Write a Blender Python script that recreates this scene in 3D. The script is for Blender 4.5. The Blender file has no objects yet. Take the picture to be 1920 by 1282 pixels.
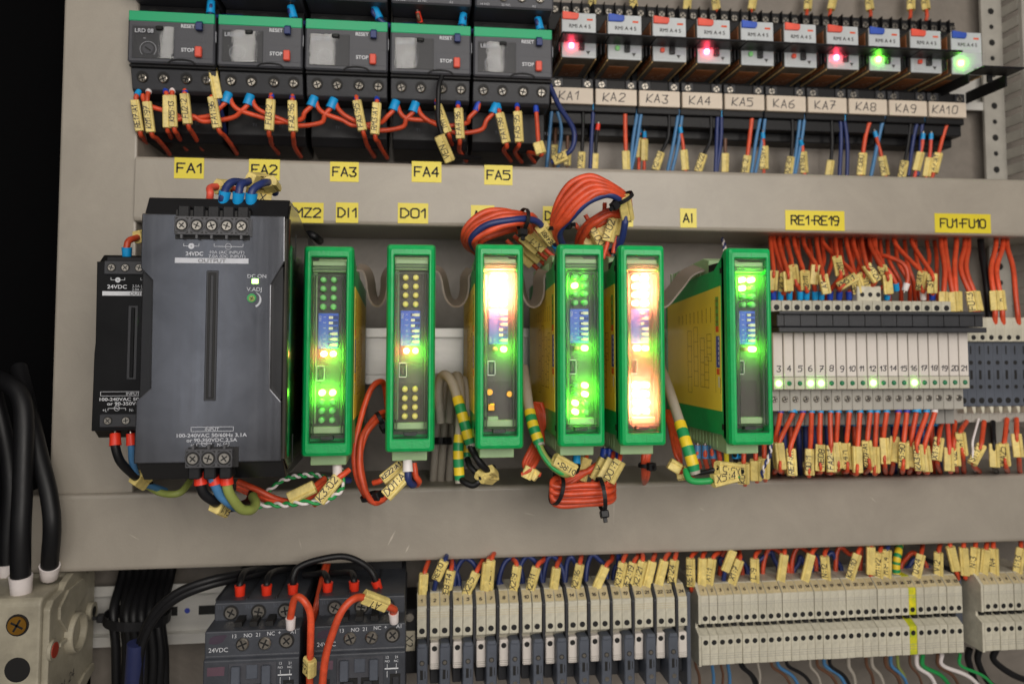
import bpy, bmesh, math, random
from mathutils import Vector, Matrix
random.seed(7)
SC = bpy.context.scene
MM = 0.001
# ------------------------------------------------------------------ camera
FPX, CX, PITCH, YAW = 1500.0, 960.0, math.atan(1500/25000.0), math.radians(6.9)
CY = 642-FPX*math.tan(PITCH)
cd = bpy.data.cameras.new('camera'); cam = bpy.data.objects.new('camera', cd); SC.collection.objects.link(cam)
cam.rotation_mode = 'XYZ'; cam.rotation_euler = (math.pi/2+PITCH, 0, -YAW)
cd.sensor_width = 36.0; cd.lens = 36.0*FPX/1920; cd.shift_x = 0; cd.shift_y = -(641-CY)/1920
cd.clip_start = 0.02; cd.clip_end = 20
cd.dof.use_dof = True; cd.dof.focus_distance = 0.372; cd.dof.aperture_fstop = 9.5
SC.camera = cam
cp, sp, cw, sw = math.cos(PITCH), math.sin(PITCH), math.cos(YAW), math.sin(YAW)
CF = Vector((sw*cp, cw*cp, sp)); CR = Vector((cw, -sw, 0)); CU = Vector((-sw*sp, -cw*sp, cp))
def W(px, py, Y):
    """photo pixel (1920 wide) at panel depth Y (mm) -> millimetres in the world"""
    d = CF*FPX+CR*(px-CX)+CU*(CY-py)
    return d*(Y/d.y)
# ------------------------------------------------------------------ world and lamps
wd = bpy.data.worlds.new('World'); SC.world = wd; wd.use_nodes = True
bg = wd.node_tree.nodes['Background']; bg.inputs[1].default_value = 0.13
_t = wd.node_tree.nodes.new('ShaderNodeTexCoord'); _n = wd.node_tree.nodes.new('ShaderNodeTexNoise'); _r = wd.node_tree.nodes.new('ShaderNodeValToRGB')
_n.inputs['Scale'].default_value = 4.0; _n.inputs['Detail'].default_value = 1.0
_r.color_ramp.elements[0].position = .40; _r.color_ramp.elements[0].color = (.35, .33, .33, 1); _r.color_ramp.elements[1].position = .62; _r.color_ramp.elements[1].color = (2.4, 2.2, 2.0, 1)  # noise patches of brightness, added for uneven reflections in glossy parts
wd.node_tree.links.new(_t.outputs['Generated'], _n.inputs[0]); wd.node_tree.links.new(_n.outputs[0], _r.inputs[0]); wd.node_tree.links.new(_r.outputs[0], bg.inputs[0])
def area(name, loc, target, size, power, col, sy=None):
    l = bpy.data.lights.new(name, 'AREA'); l.energy = power; l.color = col; l.size = size
    if sy: l.shape = 'RECTANGLE'; l.size_y = sy
    o = bpy.data.objects.new(name, l); SC.collection.objects.link(o)
    o.location = Vector(loc)*MM
    o.rotation_euler = (Vector(target)-Vector(loc)).to_track_quat('-Z', 'Y').to_euler()
    return o
area('key_lamp', (400, -520, 230), (120, 455, 0), 0.42, 3.8, (1.0, 0.94, 0.87))  # added key light at front right, low so the beam blocks less
area('front_fill', (70, -300, 50), (70, 455, -10), 0.26, 1.15, (1.0, 0.95, 0.9))  # added fill light for the gaps between modules and the rail
for tx, tw in ((-407, 18), (-285, 34), (-158, 40), (-20, 34), (134, 26)):     # added strip lights, spaced and sized for bright patches in the relay windows
    area('reflection_strip', (tx, -450, 470), (tx*.2, 455, 20), tw*MM, .016*tw, (1.0, 0.95, 0.88), 0.36)
area('window_lamp', (-330, -620, 40), (-60, 450, 0), 0.11, 0.28, (0.88, 0.92, 1.0), 0.4)
area('side_fill', (-760, -260, 140), (120, 440, 0), 0.4, 1.3, (1.0, 0.95, 0.88))  # added fill for left-facing sides, kept out of the large supply's reflection
SC.view_settings.view_transform = 'Standard'; SC.view_settings.look = 'None'
SC.view_settings.exposure = 0; SC.view_settings.gamma = 1; SC.view_settings.use_curve_mapping = False
cy = SC.cycles
cy.max_bounces = 7; cy.diffuse_bounces = 3; cy.glossy_bounces = 3; cy.transparent_max_bounces = 14; cy.transmission_bounces = 5
cy.caustics_reflective = False; cy.caustics_refractive = False; cy.sample_clamp_indirect = 4; cy.use_denoising = True
# ------------------------------------------------------------------ materials
def lin(c): c /= 255.0; return c/12.92 if c <= 0.04045 else ((c+0.055)/1.055)**2.4
MATS = {}
def mat(name, rgb, rough=0.45, metal=0.0, var=0.12, scale=60, bump=0.0, spec=0.5, gain=1.25, dirt=None, coat=0.0, stretch=None, grime=0.0, gscale=25):
    m = bpy.data.materials.new(name); m.use_nodes = True; nt = m.node_tree; N = nt.nodes; L = nt.links
    p = N['Principled BSDF']; c = [min(.9, lin(v)*gain) for v in rgb]
    p.inputs['Metallic'].default_value = metal; p.inputs['Roughness'].default_value = rough
    p.inputs['Specular IOR Level'].default_value = spec; p.inputs['Coat Weight'].default_value = coat
    tc = N.new('ShaderNodeTexCoord'); mp = N.new('ShaderNodeMapping'); L.new(tc.outputs['Object'], mp.inputs[0])
    if stretch: mp.inputs['Scale'].default_value = stretch
    nz = N.new('ShaderNodeTexNoise'); nz.inputs['Scale'].default_value = scale; nz.inputs['Detail'].default_value = 6; nz.inputs['Roughness'].default_value = .65
    L.new(mp.outputs[0], nz.inputs[0])
    oi = N.new('ShaderNodeObjectInfo')
    mx = N.new('ShaderNodeMix'); mx.data_type = 'RGBA'
    dk = dirt or [v*(1-var*1.6) for v in c]; lt = [min(.95, v*(1+var)) for v in c]
    mx.inputs[6].default_value = (*dk, 1); mx.inputs[7].default_value = (*lt, 1)
    rp = N.new('ShaderNodeMapRange'); rp.inputs[1].default_value = .32; rp.inputs[2].default_value = .68
    L.new(nz.outputs[0], rp.inputs[0]); L.new(rp.outputs[0], mx.inputs[0])
    hs = N.new('ShaderNodeHueSaturation'); rv = N.new('ShaderNodeMapRange'); rv.inputs[3].default_value = 1-var*.6; rv.inputs[4].default_value = 1+var*.6
    L.new(oi.outputs['Random'], rv.inputs[0]); L.new(rv.outputs[0], hs.inputs['Value']); L.new(mx.outputs[2], hs.inputs['Color'])
    if grime:
        n3 = N.new('ShaderNodeTexNoise'); n3.inputs['Scale'].default_value = gscale; n3.inputs['Detail'].default_value = 8; n3.inputs['Roughness'].default_value = .72; n3.inputs['Distortion'].default_value = .6
        L.new(tc.outputs['Object'], n3.inputs[0]); g1 = N.new('ShaderNodeMapRange'); g1.inputs[1].default_value = .36; g1.inputs[2].default_value = .66; g1.inputs[3].default_value = 1-grime; g1.inputs[4].default_value = 1+grime*.35
        L.new(n3.outputs[0], g1.inputs[0]); vm = N.new('ShaderNodeMix'); vm.data_type = 'RGBA'; vm.blend_type = 'MULTIPLY'; vm.inputs[0].default_value = 1
        L.new(hs.outputs[0], vm.inputs[6]); L.new(g1.outputs[0], vm.inputs[7]); L.new(vm.outputs[2], p.inputs['Base Color'])
    else: L.new(hs.outputs[0], p.inputs['Base Color'])
    rr = N.new('ShaderNodeMapRange'); rr.inputs[3].default_value = max(.03, rough-.1); rr.inputs[4].default_value = min(1, rough+.12)
    L.new(nz.outputs[0], rr.inputs[0]); L.new(rr.outputs[0], p.inputs['Roughness'])
    if bump:
        n2 = N.new('ShaderNodeTexNoise'); n2.inputs['Scale'].default_value = 900; n2.inputs['Detail'].default_value = 3; L.new(mp.outputs[0], n2.inputs[0])
        b = N.new('ShaderNodeBump'); b.inputs['Strength'].default_value = bump; b.inputs['Distance'].default_value = .0005
        L.new(n2.outputs[0], b.inputs['Height']); L.new(b.outputs[0], p.inputs['Normal'])
    MATS[name] = m; return m
def flat(name, rgb, rough=.6, gain=1.2): return mat(name, rgb, rough, var=.06, scale=200, gain=gain)
def lamp(name, rgb, strength):
    m = bpy.data.materials.new(name); m.use_nodes = True; p = m.node_tree.nodes['Principled BSDF']
    p.inputs['Base Color'].default_value = (*[v*.5 for v in rgb], 1); p.inputs['Emission Color'].default_value = (*rgb, 1); p.inputs['Emission Strength'].default_value = strength
    return m
beige = mat('beige_paint', (148, 141, 130), .34, var=.05, scale=9, bump=.12, grime=.1, gscale=22)
beige_dk = mat('plate_beige_dark', (122, 115, 107), .42, var=.06, scale=12, bump=.12, grime=.2, gscale=40)  # same beige as the beams, in a darker tone
void = mat('black_void', (5, 5, 6), .9, var=.1, spec=.1)  # near-black colour stands for the unlit depth of the cabinet
blackp = mat('black_plastic', (20, 20, 22), .45, bump=.15, spec=.3)
blackg = mat('black_gloss', (13, 13, 14), .3, spec=.2)
grey = mat('dark_grey_plastic', (66, 67, 73), .45, bump=.2, gain=1.1)
greyl = mat('slate_plastic', (78, 83, 93), .45, bump=.2, gain=1.1)
greyk = mat('charcoal_plastic', (42, 43, 47), .45, bump=.2, gain=1.1)
cream = mat('cream_plastic', (208, 203, 184), .42, var=.1, scale=45, gain=1.0, grime=.2, gscale=160)
creamy = mat('yellowed_cream_plastic', (206, 190, 150), .5, var=.14, scale=60, gain=.97, grime=.2, gscale=200)
ivory = mat('ivory_plastic', (196, 188, 166), .5, var=.2, scale=45, gain=.72, bump=.1)
white = mat('white_plastic', (222, 214, 206), .45, var=.05, gain=.95)
whitec = mat('relay_face', (205, 210, 212), .35, var=.05, gain=.9)
lgrey = mat('light_grey_plastic', (168, 164, 155), .5, var=.1, gain=.95)
green = mat('module_green', (0, 168, 86), .36, var=.07, bump=.35, gain=1.05, grime=.14, gscale=90)
palegreen = mat('pale_green_plastic', (160, 190, 140), .45, var=.06, gain=1.0)
band = mat('green_band', (0, 158, 104), .4, var=.04, gain=1.1)
yel = mat('yellow_label', (232, 198, 62), .38, var=.05, scale=30, gain=1.2)
stick = mat('yellow_sticker', (218, 200, 52), .3, var=.05, scale=30, gain=1.1)
tagm = mat('yellow_marker', (230, 208, 128), .45, var=.14, scale=160, gain=1.05, grime=.18, gscale=400)
ink = flat('marker_ink', (30, 28, 40)); inkb = flat('print_black', (28, 26, 24)); inkw = flat('print_white', (190, 192, 196)); inkg = flat('print_grey', (172, 174, 180))
inkp = flat('print_brown', (112, 80, 20)); blueprint = flat('print_blue', (48, 62, 150)); redprint = flat('print_red', (205, 80, 40)); greenprint = flat('print_green', (100, 150, 60))
orange = mat('orange_insulation', (224, 84, 48), .4, var=.2, scale=80, gain=.95, grime=.16, gscale=300)
red = mat('red_plastic', (200, 76, 58), .45, var=.05)
redf = mat('red_ferrule', (206, 48, 26), .4, var=.05)
navy = mat('navy_insulation', (38, 53, 108), .42, var=.08, gain=.95)
steelb = mat('steel_blue_insulation', (64, 112, 154), .4, var=.08)
cyanf = mat('blue_ferrule', (20, 138, 196), .38, var=.06); dkf = mat('dark_blue_ferrule', (30, 62, 160), .38, var=.06)
whitef = mat('white_ferrule', (214, 206, 204), .45, var=.05)
blackw = mat('black_insulation', (17, 17, 19), .45, var=.1, spec=.35)
greyw = mat('grey_cable', (176, 168, 156), .45, var=.06, gain=.95)
brownw = mat('brown_insulation', (92, 62, 44), .45); grnw = mat('green_insulation', (30, 140, 70), .45); olive = mat('olive_insulation', (128, 138, 70), .45)
ribbon = mat('grey_ribbon', (126, 114, 104), .5, var=.05)
steel = mat('zinc_steel', (214, 212, 206), .3, metal=.3, var=.12, scale=50, gain=1.15, stretch=(.2, 1, 1))
screwm = mat('screw_steel', (172, 166, 156), .3, metal=1, var=.15, scale=400, gain=1)
brass = mat('brass', (190, 140, 60), .3, metal=1, var=.15, gain=1)
darkhole = flat('dark_hole', (12, 11, 11))  # flat dark colour for the shade inside holes and slots, also dark print
psuface = mat('brushed_grey_coat', (98, 99, 103), .2, metal=.85, var=.06, scale=300, gain=1.0, stretch=(1, 1, .03), grime=.25, gscale=28)  # colour blotches: smudges, and uneven reflections put into the coat
psublack = mat('satin_black_metal', (20, 20, 22), .3, metal=.2, var=.1)
chrome = mat('polished_edge', (120, 118, 110), .16, metal=1, var=.06, gain=1)
pcb = mat('board_grey', (92, 86, 82), .45, var=.06, gain=1.0)
dipblue = mat('dip_blue', (62, 92, 190), .4, var=.05)
lever = mat('dip_lever', (240, 228, 190), .45, var=.04)
amberk = mat('relay_amber', (150, 96, 62), .25, var=.2, scale=60)
smoke = mat('relay_smoke', (96, 88, 78), .2, var=.2, scale=60)
gy_y = mat('sleeve_yellow', (214, 184, 40), .45, var=.06); gy_g = mat('sleeve_green', (24, 130, 76), .45, var=.06)
ledg0 = mat('led_green_unlit', (126, 200, 120), .2, var=.05); ledy0 = mat('led_yellow_unlit', (214, 206, 116), .2, var=.05); ledr0 = mat('led_red_unlit', (220, 70, 40), .3)
ledG = lamp('led_green_lit', (.16, 1, .04), 48); ledO = lamp('led_orange_lit', (1, .25, .115), 66); ledo = lamp('led_orange_dim', (1, .26, .11), 22); ledR = lamp('led_red_lit', (1, .05, .1), 40)
ledGs = lamp('small_green_lit', (.25, 1, .1), 12)
def clear(name, veil, gloss, rough=.08, tint=(1, 1, 1), glow=(.9, .9, .9)):
    m = bpy.data.materials.new(name); m.use_nodes = True; nt = m.node_tree; N = nt.nodes; L = nt.links
    N.remove(N['Principled BSDF']); out = N['Material Output']
    t = N.new('ShaderNodeBsdfTransparent'); t.inputs[0].default_value = (*tint, 1)
    tr = N.new('ShaderNodeBsdfTranslucent'); tr.inputs[0].default_value = (*glow, 1)
    g = N.new('ShaderNodeBsdfGlossy'); g.inputs['Roughness'].default_value = rough
    fr = N.new('ShaderNodeLayerWeight'); fr.inputs[0].default_value = gloss
    nz = N.new('ShaderNodeTexNoise'); nz.inputs['Scale'].default_value = 300; nz.inputs['Detail'].default_value = 5
    mr = N.new('ShaderNodeMapRange'); mr.inputs[3].default_value = veil*.9; mr.inputs[4].default_value = veil*1.1
    tc = N.new('ShaderNodeTexCoord'); L.new(tc.outputs['Object'], nz.inputs[0]); L.new(nz.outputs[0], mr.inputs[0])
    a = N.new('ShaderNodeMixShader'); b = N.new('ShaderNodeMixShader')
    L.new(mr.outputs[0], a.inputs[0]); L.new(t.outputs[0], a.inputs[1]); L.new(tr.outputs[0], a.inputs[2])
    L.new(fr.outputs['Fresnel'], b.inputs[0]); L.new(a.outputs[0], b.inputs[1]); L.new(g.outputs[0], b.inputs[2])
    L.new(b.outputs[0], out.inputs[0]); return m
cover_m = clear('clear_cover', .06, .06)  # slight translucent veil, added so lit lamps bloom behind the cover
edge_m = clear('clear_cover_edge', .55, .12, tint=(.9, .95, .9))
window_m = clear('relay_window', .02, .2, .03)
# ------------------------------------------------------------------ mesh builder (millimetres)
FONT = {}
def textmesh(s):
    if s in FONT: return FONT[s]
    c = bpy.data.curves.new('t', 'FONT'); c.body = s; c.size = 1; c.resolution_u = 3
    o = bpy.data.objects.new('t', c); me = o.to_mesh()
    vs = [v.co.copy() for v in me.vertices]; fs = [tuple(p.vertices) for p in me.polygons]
    x0 = min(v.x for v in vs); x1 = max(v.x for v in vs)
    for v in vs: v.x -= (x0+x1)/2
    o.to_mesh_clear(); bpy.data.objects.remove(o); bpy.data.curves.remove(c)
    FONT[s] = (vs, fs, x1-x0); return FONT[s]
GL = {'A': '00-26-40/12-32', 'K': '00-06/46-02-40', 'R': '00-06-36-45-44-33-03/23-40', 'E': '46-06-00-40/03-33', 'F': '46-06-00/03-33', 'U': '06-01-10-30-41-46', 'X': '00-46/06-40',
      'D': '00-06-26-44-42-20-00', 'O': '10-01-05-16-36-45-41-30-10', 'I': '20-26', 'N': '00-06-40-46', 'V': '06-20-46', 'T': '06-46/26-20', 'M': '00-06-23-46-40', 'S': '45-36-16-05-14-33-41-30-10-01', 'C': '45-36-16-05-01-10-30-41', 'L': '06-00-40', 'Z': '06-46-00-40', 'Y': '06-23-46/23-20', 'W': '06-10-23-30-46', 'P': '00-06-36-45-44-33-03', 'G': '45-36-16-05-01-10-30-41-43-23', 'H': '00-06/40-46/03-43', 'B': '00-06-36-45-44-33-03/33-42-41-30-00', 'Q': '10-01-05-16-36-45-41-30-10/31-50',
      '0': '10-01-05-16-36-45-41-30-10', '1': '04-26-20', '2': '05-16-36-45-44-00-40', '3': '06-46-23-33-42-41-30-10-01', '4': '30-36-02-42', '5': '46-06-04-34-43-41-30-00', '6': '36-04-01-10-30-41-42-33-03', '7': '06-46-10/13-43', '8': '13-04-05-16-36-45-44-33-13-02-01-10-30-41-42-33', '9': '43-13-04-05-16-36-45-43-30-10',
      ':': '21-22/24-25', '.': '20-21', '-': '13-33', '+': '13-33/22-24', '?': '', ' ': ''}
class M:
    def __init__(s): s.v = []; s.f = []; s.mi = []; s.sm = []; s.ms = []
    def m(s, mt):
        if mt not in s.ms: s.ms.append(mt)
        return s.ms.index(mt)
    def add(s, vs, fs, mt, smooth=False):
        b = len(s.v); k = s.m(mt); s.v += [tuple(v) for v in vs]
        for f in fs: s.f.append(tuple(i+b for i in f)); s.mi.append(k); s.sm.append(smooth)
        return s
    def box(s, x0, x1, y0, y1, z0, z1, mt, b=0.0, T=None):
        c = Vector(((x0+x1)/2, (y0+y1)/2, (z0+z1)/2)); h = Vector((abs(x1-x0)/2, abs(y1-y0)/2, abs(z1-z0)/2)); b = min(b, min(h)*.9)
        if b <= 0:
            vs = [c+Vector((h.x*i, h.y*j, h.z*k)) for i in (-1, 1) for j in (-1, 1) for k in (-1, 1)]
            fs = [(0, 1, 3, 2), (4, 6, 7, 5), (0, 4, 5, 1), (2, 3, 7, 6), (0, 2, 6, 4), (1, 5, 7, 3)]
        else:
            idx = {}; vs = []
            for i in (-1, 1):
                for j in (-1, 1):
                    for k in (-1, 1):
                        for a in range(3):
                            p = [h.x-b, h.y-b, h.z-b]; p[a] += b
                            idx[(i, j, k, a)] = len(vs); vs.append(c+Vector((p[0]*i, p[1]*j, p[2]*k)))
            fs = []
            S = (-1, 1)
            for a in range(3):
                for q in S:
                    def key(u, w):
                        t = [0, 0, 0]; t[a] = q; t[(a+1) % 3] = u; t[(a+2) % 3] = w; return (*t, a)
                    fs.append([idx[key(-1, -1)], idx[key(1, -1)], idx[key(1, 1)], idx[key(-1, 1)]])
            for a in range(3):
                u, w = (a+1) % 3, (a+2) % 3
                for q in S:
                    for r in S:
                        t0 = [0, 0, 0]; t0[u] = q; t0[w] = r; t1 = list(t0); t0[a] = -1; t1[a] = 1
                        fs.append([idx[(*t0, u)], idx[(*t1, u)], idx[(*t1, w)], idx[(*t0, w)]])
            for i in S:
                for j in S:
                    for k in S: fs.append([idx[(i, j, k, a)] for a in range(3)])
        out = []
        for f in fs:
            f = list(f); n = (vs[f[1]]-vs[f[0]]).cross(vs[f[2]]-vs[f[0]]); cc = sum((vs[i] for i in f), Vector())/len(f)
            if n.dot(cc-c) < 0: f.reverse()
            out.append(f)
        if T: vs = [T @ v for v in vs]
        return s.add(vs, out, mt)
    def prism(s, poly, ax, a0, a1, mt, bev=0, seg=2):
        """poly: 2-d outline; ax 'x': (y,z), 'y': (x,z), 'z': (x,y)"""
        def p3(q, a): return {'x': (a, q[0], q[1]), 'y': (q[0], a, q[1]), 'z': (q[0], q[1], a)}[ax]
        bm = bmesh.new(); A = [bm.verts.new(p3(q, a0)) for q in poly]; B = [bm.verts.new(p3(q, a1)) for q in poly]; n = len(poly)
        bm.faces.new(A); bm.faces.new(B[::-1])
        for i in range(n): bm.faces.new((A[i], B[i], B[(i+1) % n], A[(i+1) % n]))
        bmesh.ops.recalc_face_normals(bm, faces=bm.faces)
        if bev:
            es = [e for e in bm.edges if e.calc_face_angle(0) > .35]
            bmesh.ops.bevel(bm, geom=es, offset=bev, segments=seg, profile=.5, affect='EDGES', clamp_overlap=True)
        bm.verts.index_update(); s.add([v.co.copy() for v in bm.verts], [[v.index for v in f.verts] for f in bm.faces], mt, False); bm.free(); return s
    def loft(s, loops, mt, smooth=False, closed=True):
        n = len(loops[0]); vs = [p for l in loops for p in l]; fs = []
        for a in range(len(loops)-1):
            for i in range(n if closed else n-1):
                j = (i+1) % n; fs.append((a*n+i, a*n+j, a*n+n+j, a*n+n+i))
        return s.add(vs, fs, mt, smooth)
    def tube(s, pts, r, mt, n=8, caps=True, matf=None):
        pts = [Vector(p) for p in pts]; K = len(pts); up = None; loops = []
        for i, p in enumerate(pts):
            d = (pts[min(i+1, K-1)]-pts[max(i-1, 0)]).normalized()
            if up is None: up = d.orthogonal().normalized()
            up = (up-d*up.dot(d)).normalized(); w = d.cross(up); rr = r[i] if isinstance(r, (list, tuple)) else r
            loops.append([p+(up*math.cos(2*math.pi*k/n)+w*math.sin(2*math.pi*k/n))*rr for k in range(n)])
        if matf:
            for a in range(K-1): s.loft(loops[a:a+2], matf(a), True)
        else: s.loft(loops, mt, True)
        if caps: s.add(loops[0], [tuple(range(n))[::-1]], matf(0) if matf else mt); s.add(loops[-1], [tuple(range(n))], matf(K-2) if matf else mt)
        return s
    def cyl(s, p0, p1, r, mt, n=16, r1=None): return s.tube([p0, p1], [r, r if r1 is None else r1], mt, n)
    def disc(s, c, r, mt, n=16, nrm=(0, -1, 0)):
        nrm = Vector(nrm).normalized(); u = nrm.orthogonal().normalized(); w = nrm.cross(u); c = Vector(c)
        return s.add([c+(u*math.cos(2*math.pi*k/n)+w*math.sin(2*math.pi*k/n))*r for k in range(n)], [tuple(range(n))], mt)
    def text(s, t, pos, h, mt, right=(1, 0, 0), up=(0, 0, 1), wide=1.0, bold=0):
        vs, fs, w = textmesh(t); R = Vector(right).normalized(); Uv = Vector(up).normalized(); k = h/.73; pos = Vector(pos)
        nrm = R.cross(Uv)*.006
        for dx, dz in ([(0, 0)] if not bold else [(0, 0), (bold, 0), (0, bold), (bold, bold)]):
            s.add([pos+R*(v.x*k*wide+dx)+Uv*(v.y*k-h/2+dz)+nrm*(dx+dz*2)/max(bold, 1e-6) for v in vs], fs, mt)
        return s
    def hand(s, t, pos, h, mt, right=(1, 0, 0), up=(0, 0, 1), w=.35, adv=.92):
        R = Vector(right).normalized(); Uv = Vector(up).normalized(); k = h/6; pos = Vector(pos); tot = len(t)*adv*h
        x = -tot/2; nn = R.cross(Uv).normalized(); rnd = random.Random(hash(t) % 999 if False else sum(map(ord, t)))
        for ch in t:
            j = rnd.uniform(-.06, .06)*h; sl = rnd.uniform(.0, .2)
            for st in GL.get(ch, '').split('/'):
                if not st: continue
                q = [(int(a[0]), int(a[1])) for a in st.split('-')]
                P = [pos+R*(x+(a+.6+b*sl)*k)+Uv*((b-3)*k+j) for a, b in q]
                for a, b in zip(P, P[1:]):
                    d = (b-a)
                    if d.length < 1e-6: continue
                    d.normalize(); o = nn.cross(d)*w/2; e = d*w*.35
                    s.add([a-o-e, b-o+e, b+o+e, a+o-e], [(0, 1, 2, 3)], mt)
            x += adv*h*(1 if ch not in ':.1I' else .75)
        return s
    def plain(s, t, pos, h, mt, width, w):
        """printed block capitals fitted to a given width"""
        G = dict(GL); G['1'] = '14-36-30'; G['O'] = '10-01-05-16-36-45-41-30-10'; n = sum(.62 if c in '1I' else .6 if c == '-' else 1 for c in t); cell = width/(n-.22); k = h/6; x = pos[0]-width/2
        for ch in t:
            a = cell*(.62 if ch in '1I' else .6 if ch == '-' else 1); gw = cell*.78/4; of = {'1': -1.0, 'I': -1.2}.get(ch, 0)
            for st in G.get(ch, '').split('/'):
                if not st: continue
                P = [Vector((x+(int(q[0])+of)*gw*(.8 if ch == '-' else 1), pos[1], pos[2]+(int(q[1])-3)*k)) for q in st.split('-')]
                for i_, (p, q) in enumerate(zip(P, P[1:])):
                    d = (q-p).normalized(); o = Vector((-d.z, 0, d.x))*w/2; e = d*w*.3
                    s.add([p-o-e, q-o+e, q+o+e, p+o-e], [(0, 1, 2, 3)], mt); 
            x += a
        return s
    def build(s, name, parent=None, at=(0, 0, 0)):
        me = bpy.data.meshes.new(name); a = Vector(at)
        me.from_pydata([(Vector(v)-a)*MM for v in s.v], [], s.f)
        for mt in s.ms: me.materials.append(mt)
        me.polygons.foreach_set('material_index', s.mi); me.polygons.foreach_set('use_smooth', s.sm); me.update()
        o = bpy.data.objects.new(name, me); SC.collection.objects.link(o); o.location = a*MM
        if parent: o.parent = parent
        return o
def tag(o, label, cat, group=None):
    o['label'] = label; o['category'] = cat
    if group: o['group'] = group
    return o
def thing(name, label, cat, at=(0, 0, 0), group=None):
    o = bpy.data.objects.new(name, None); SC.collection.objects.link(o); o.location = Vector(at)*MM; o.empty_display_size = .005
    return tag(o, label, cat, group)
def struct(o): o['kind'] = 'structure'; return o
def link(name, me, parent, loc, scale=1, roty=0):
    o = bpy.data.objects.new(name, me); SC.collection.objects.link(o); o.parent = parent; o.location = Vector(loc)*MM; o.scale = (scale,)*3; o.rotation_euler = (0, roty, 0); return o
def kids(o): return [c for c in SC.collection.objects if c.parent == o]
def dup(root, at, label=None):
    r = root.copy(); SC.collection.objects.link(r); r.location = Vector(at)*MM
    if label: r['label'] = label
    for c in root.children:
        k = c.copy(); SC.collection.objects.link(k); k.parent = r
        for g in c.children:
            q = g.copy(); SC.collection.objects.link(q); q.parent = k
    return r
ORD = 'first second third fourth fifth sixth seventh eighth ninth tenth eleventh twelfth thirteenth fourteenth fifteenth sixteenth seventeenth eighteenth nineteenth twentieth'.split()
ORD += ['twenty-'+a for a in ORD[:9]]+['thirtieth']+['thirty-'+a for a in ORD[:9]]+['fortieth']+['forty-'+a for a in ORD[:9]]+['fiftieth']
def shared(m, name):
    o = m.build(name); me = o.data; bpy.data.objects.remove(o); return me
# screw head facing -y, radius 1 mm
m = M(); m.cyl((0, .3, 0), (0, -.35, 0), 1.0, screwm, 16); m.cyl((0, -.35, 0), (0, -.5, 0), 1.0, screwm, 16, .82)
for a in (0.4, 0.4+math.pi/2): m.box(-.75, .75, -.53, -.3, -.14, .14, darkhole, 0, Matrix.Rotation(a, 4, 'Y'))
SCREW = shared(m, 'screw')
m = M(); m.disc((0, .02, 0), 1.35, darkhole, 18); m.cyl((0, .3, 0), (0, -.2, 0), 1.0, screwm, 16)
for a in (0.2, 0.2+math.pi/2): m.box(-.75, .75, -.24, -.1, -.14, .14, darkhole, 0, Matrix.Rotation(a, 4, 'Y'))
SCREWR = shared(m, 'recessed_screw')
def screw(parent, x, y, z, r=2.0, rec=True): return link('screw', SCREWR if rec else SCREW, parent, (x, y, z), r, random.uniform(0, 1.5))
# ------------------------------------------------------------------ setting: plate, cabinet, beams, posts, rails
m = M(); m.box(-190, 470, 515, 518, -330, 330, beige_dk); struct(m.build('back_panel'))
m = M(); m.box(-700, -189, 560, 566, -600, 600, void); m.box(-430, -424, 100, 560, -600, 600, void); struct(m.build('cabinet_wall'))
def channel(x0, x1, z0, z1, yf, yb, lab):
    o = M(); b = 2.2
    prof = [(yb, z0), (yf+b, z0), (yf+b*.3, z0+b*.3), (yf, z0+b), (yf, z1-b), (yf+b*.3, z1-b*.3), (yf+b, z1), (yb, z1)]
    o.prism(prof, 'x', x0, x1, beige, .25, 1); return o
o = channel(-153, 460, 66, 102.3, 455, 514.5, ''); tag(o.build('cross_beam', None, (-153, 455, 66)), 'upper beige steel cross beam carrying two rows of yellow stickers', 'beam')
o = channel(-206, 460, -121, -80.3, 454, 514.5, ''); tag(o.build('cross_beam', None, (-206, 454, -121)), 'lower beige steel cross beam without stickers below the green modules', 'beam')
m = M()
for x0, y0, x1, y1, w_ in ((742, 993, 726, 1024, 1.0), (768, 1020, 760, 1036, .8), (1152, 930, 1150, 985, .5), (1310, 950, 1322, 958, .4), (560, 1008, 566, 1030, .4), (980, 960, 1004, 966, .35), (1630, 930, 1644, 942, .4), (240, 1000, 262, 1012, .4)):
    a_, b_ = W(x0, y0, 453.9), W(x1, y1, 453.9); d_ = (b_-a_).normalized(); o_ = Vector((-d_.z, 0, d_.x))*w_*.5
    m.add([a_, (a_+b_)/2-o_, b_, (a_+b_)/2+o_], [(0, 1, 2, 3)], mat('scratch', (176, 168, 156), .5) if 'scratch' not in MATS else MATS['scratch'])
BEAM2 = [o for o in SC.collection.objects if o.name == 'cross_beam.001'][0]; sc_ = m.build('scratch_marks', BEAM2, (-206, 454, -121)); sc_.location = (0, 0, 0)
m = M(); m.prism([(-194, 300), (-193, -81.5), (-150.5, -81.5), (-156, 300)], 'y', 458, 514, beige, 1.2, 2)
tag(m.build('cabinet_post', None, (-172, 458, -81)), 'wide beige upright steel post at the left of the relays', 'post')
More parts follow.
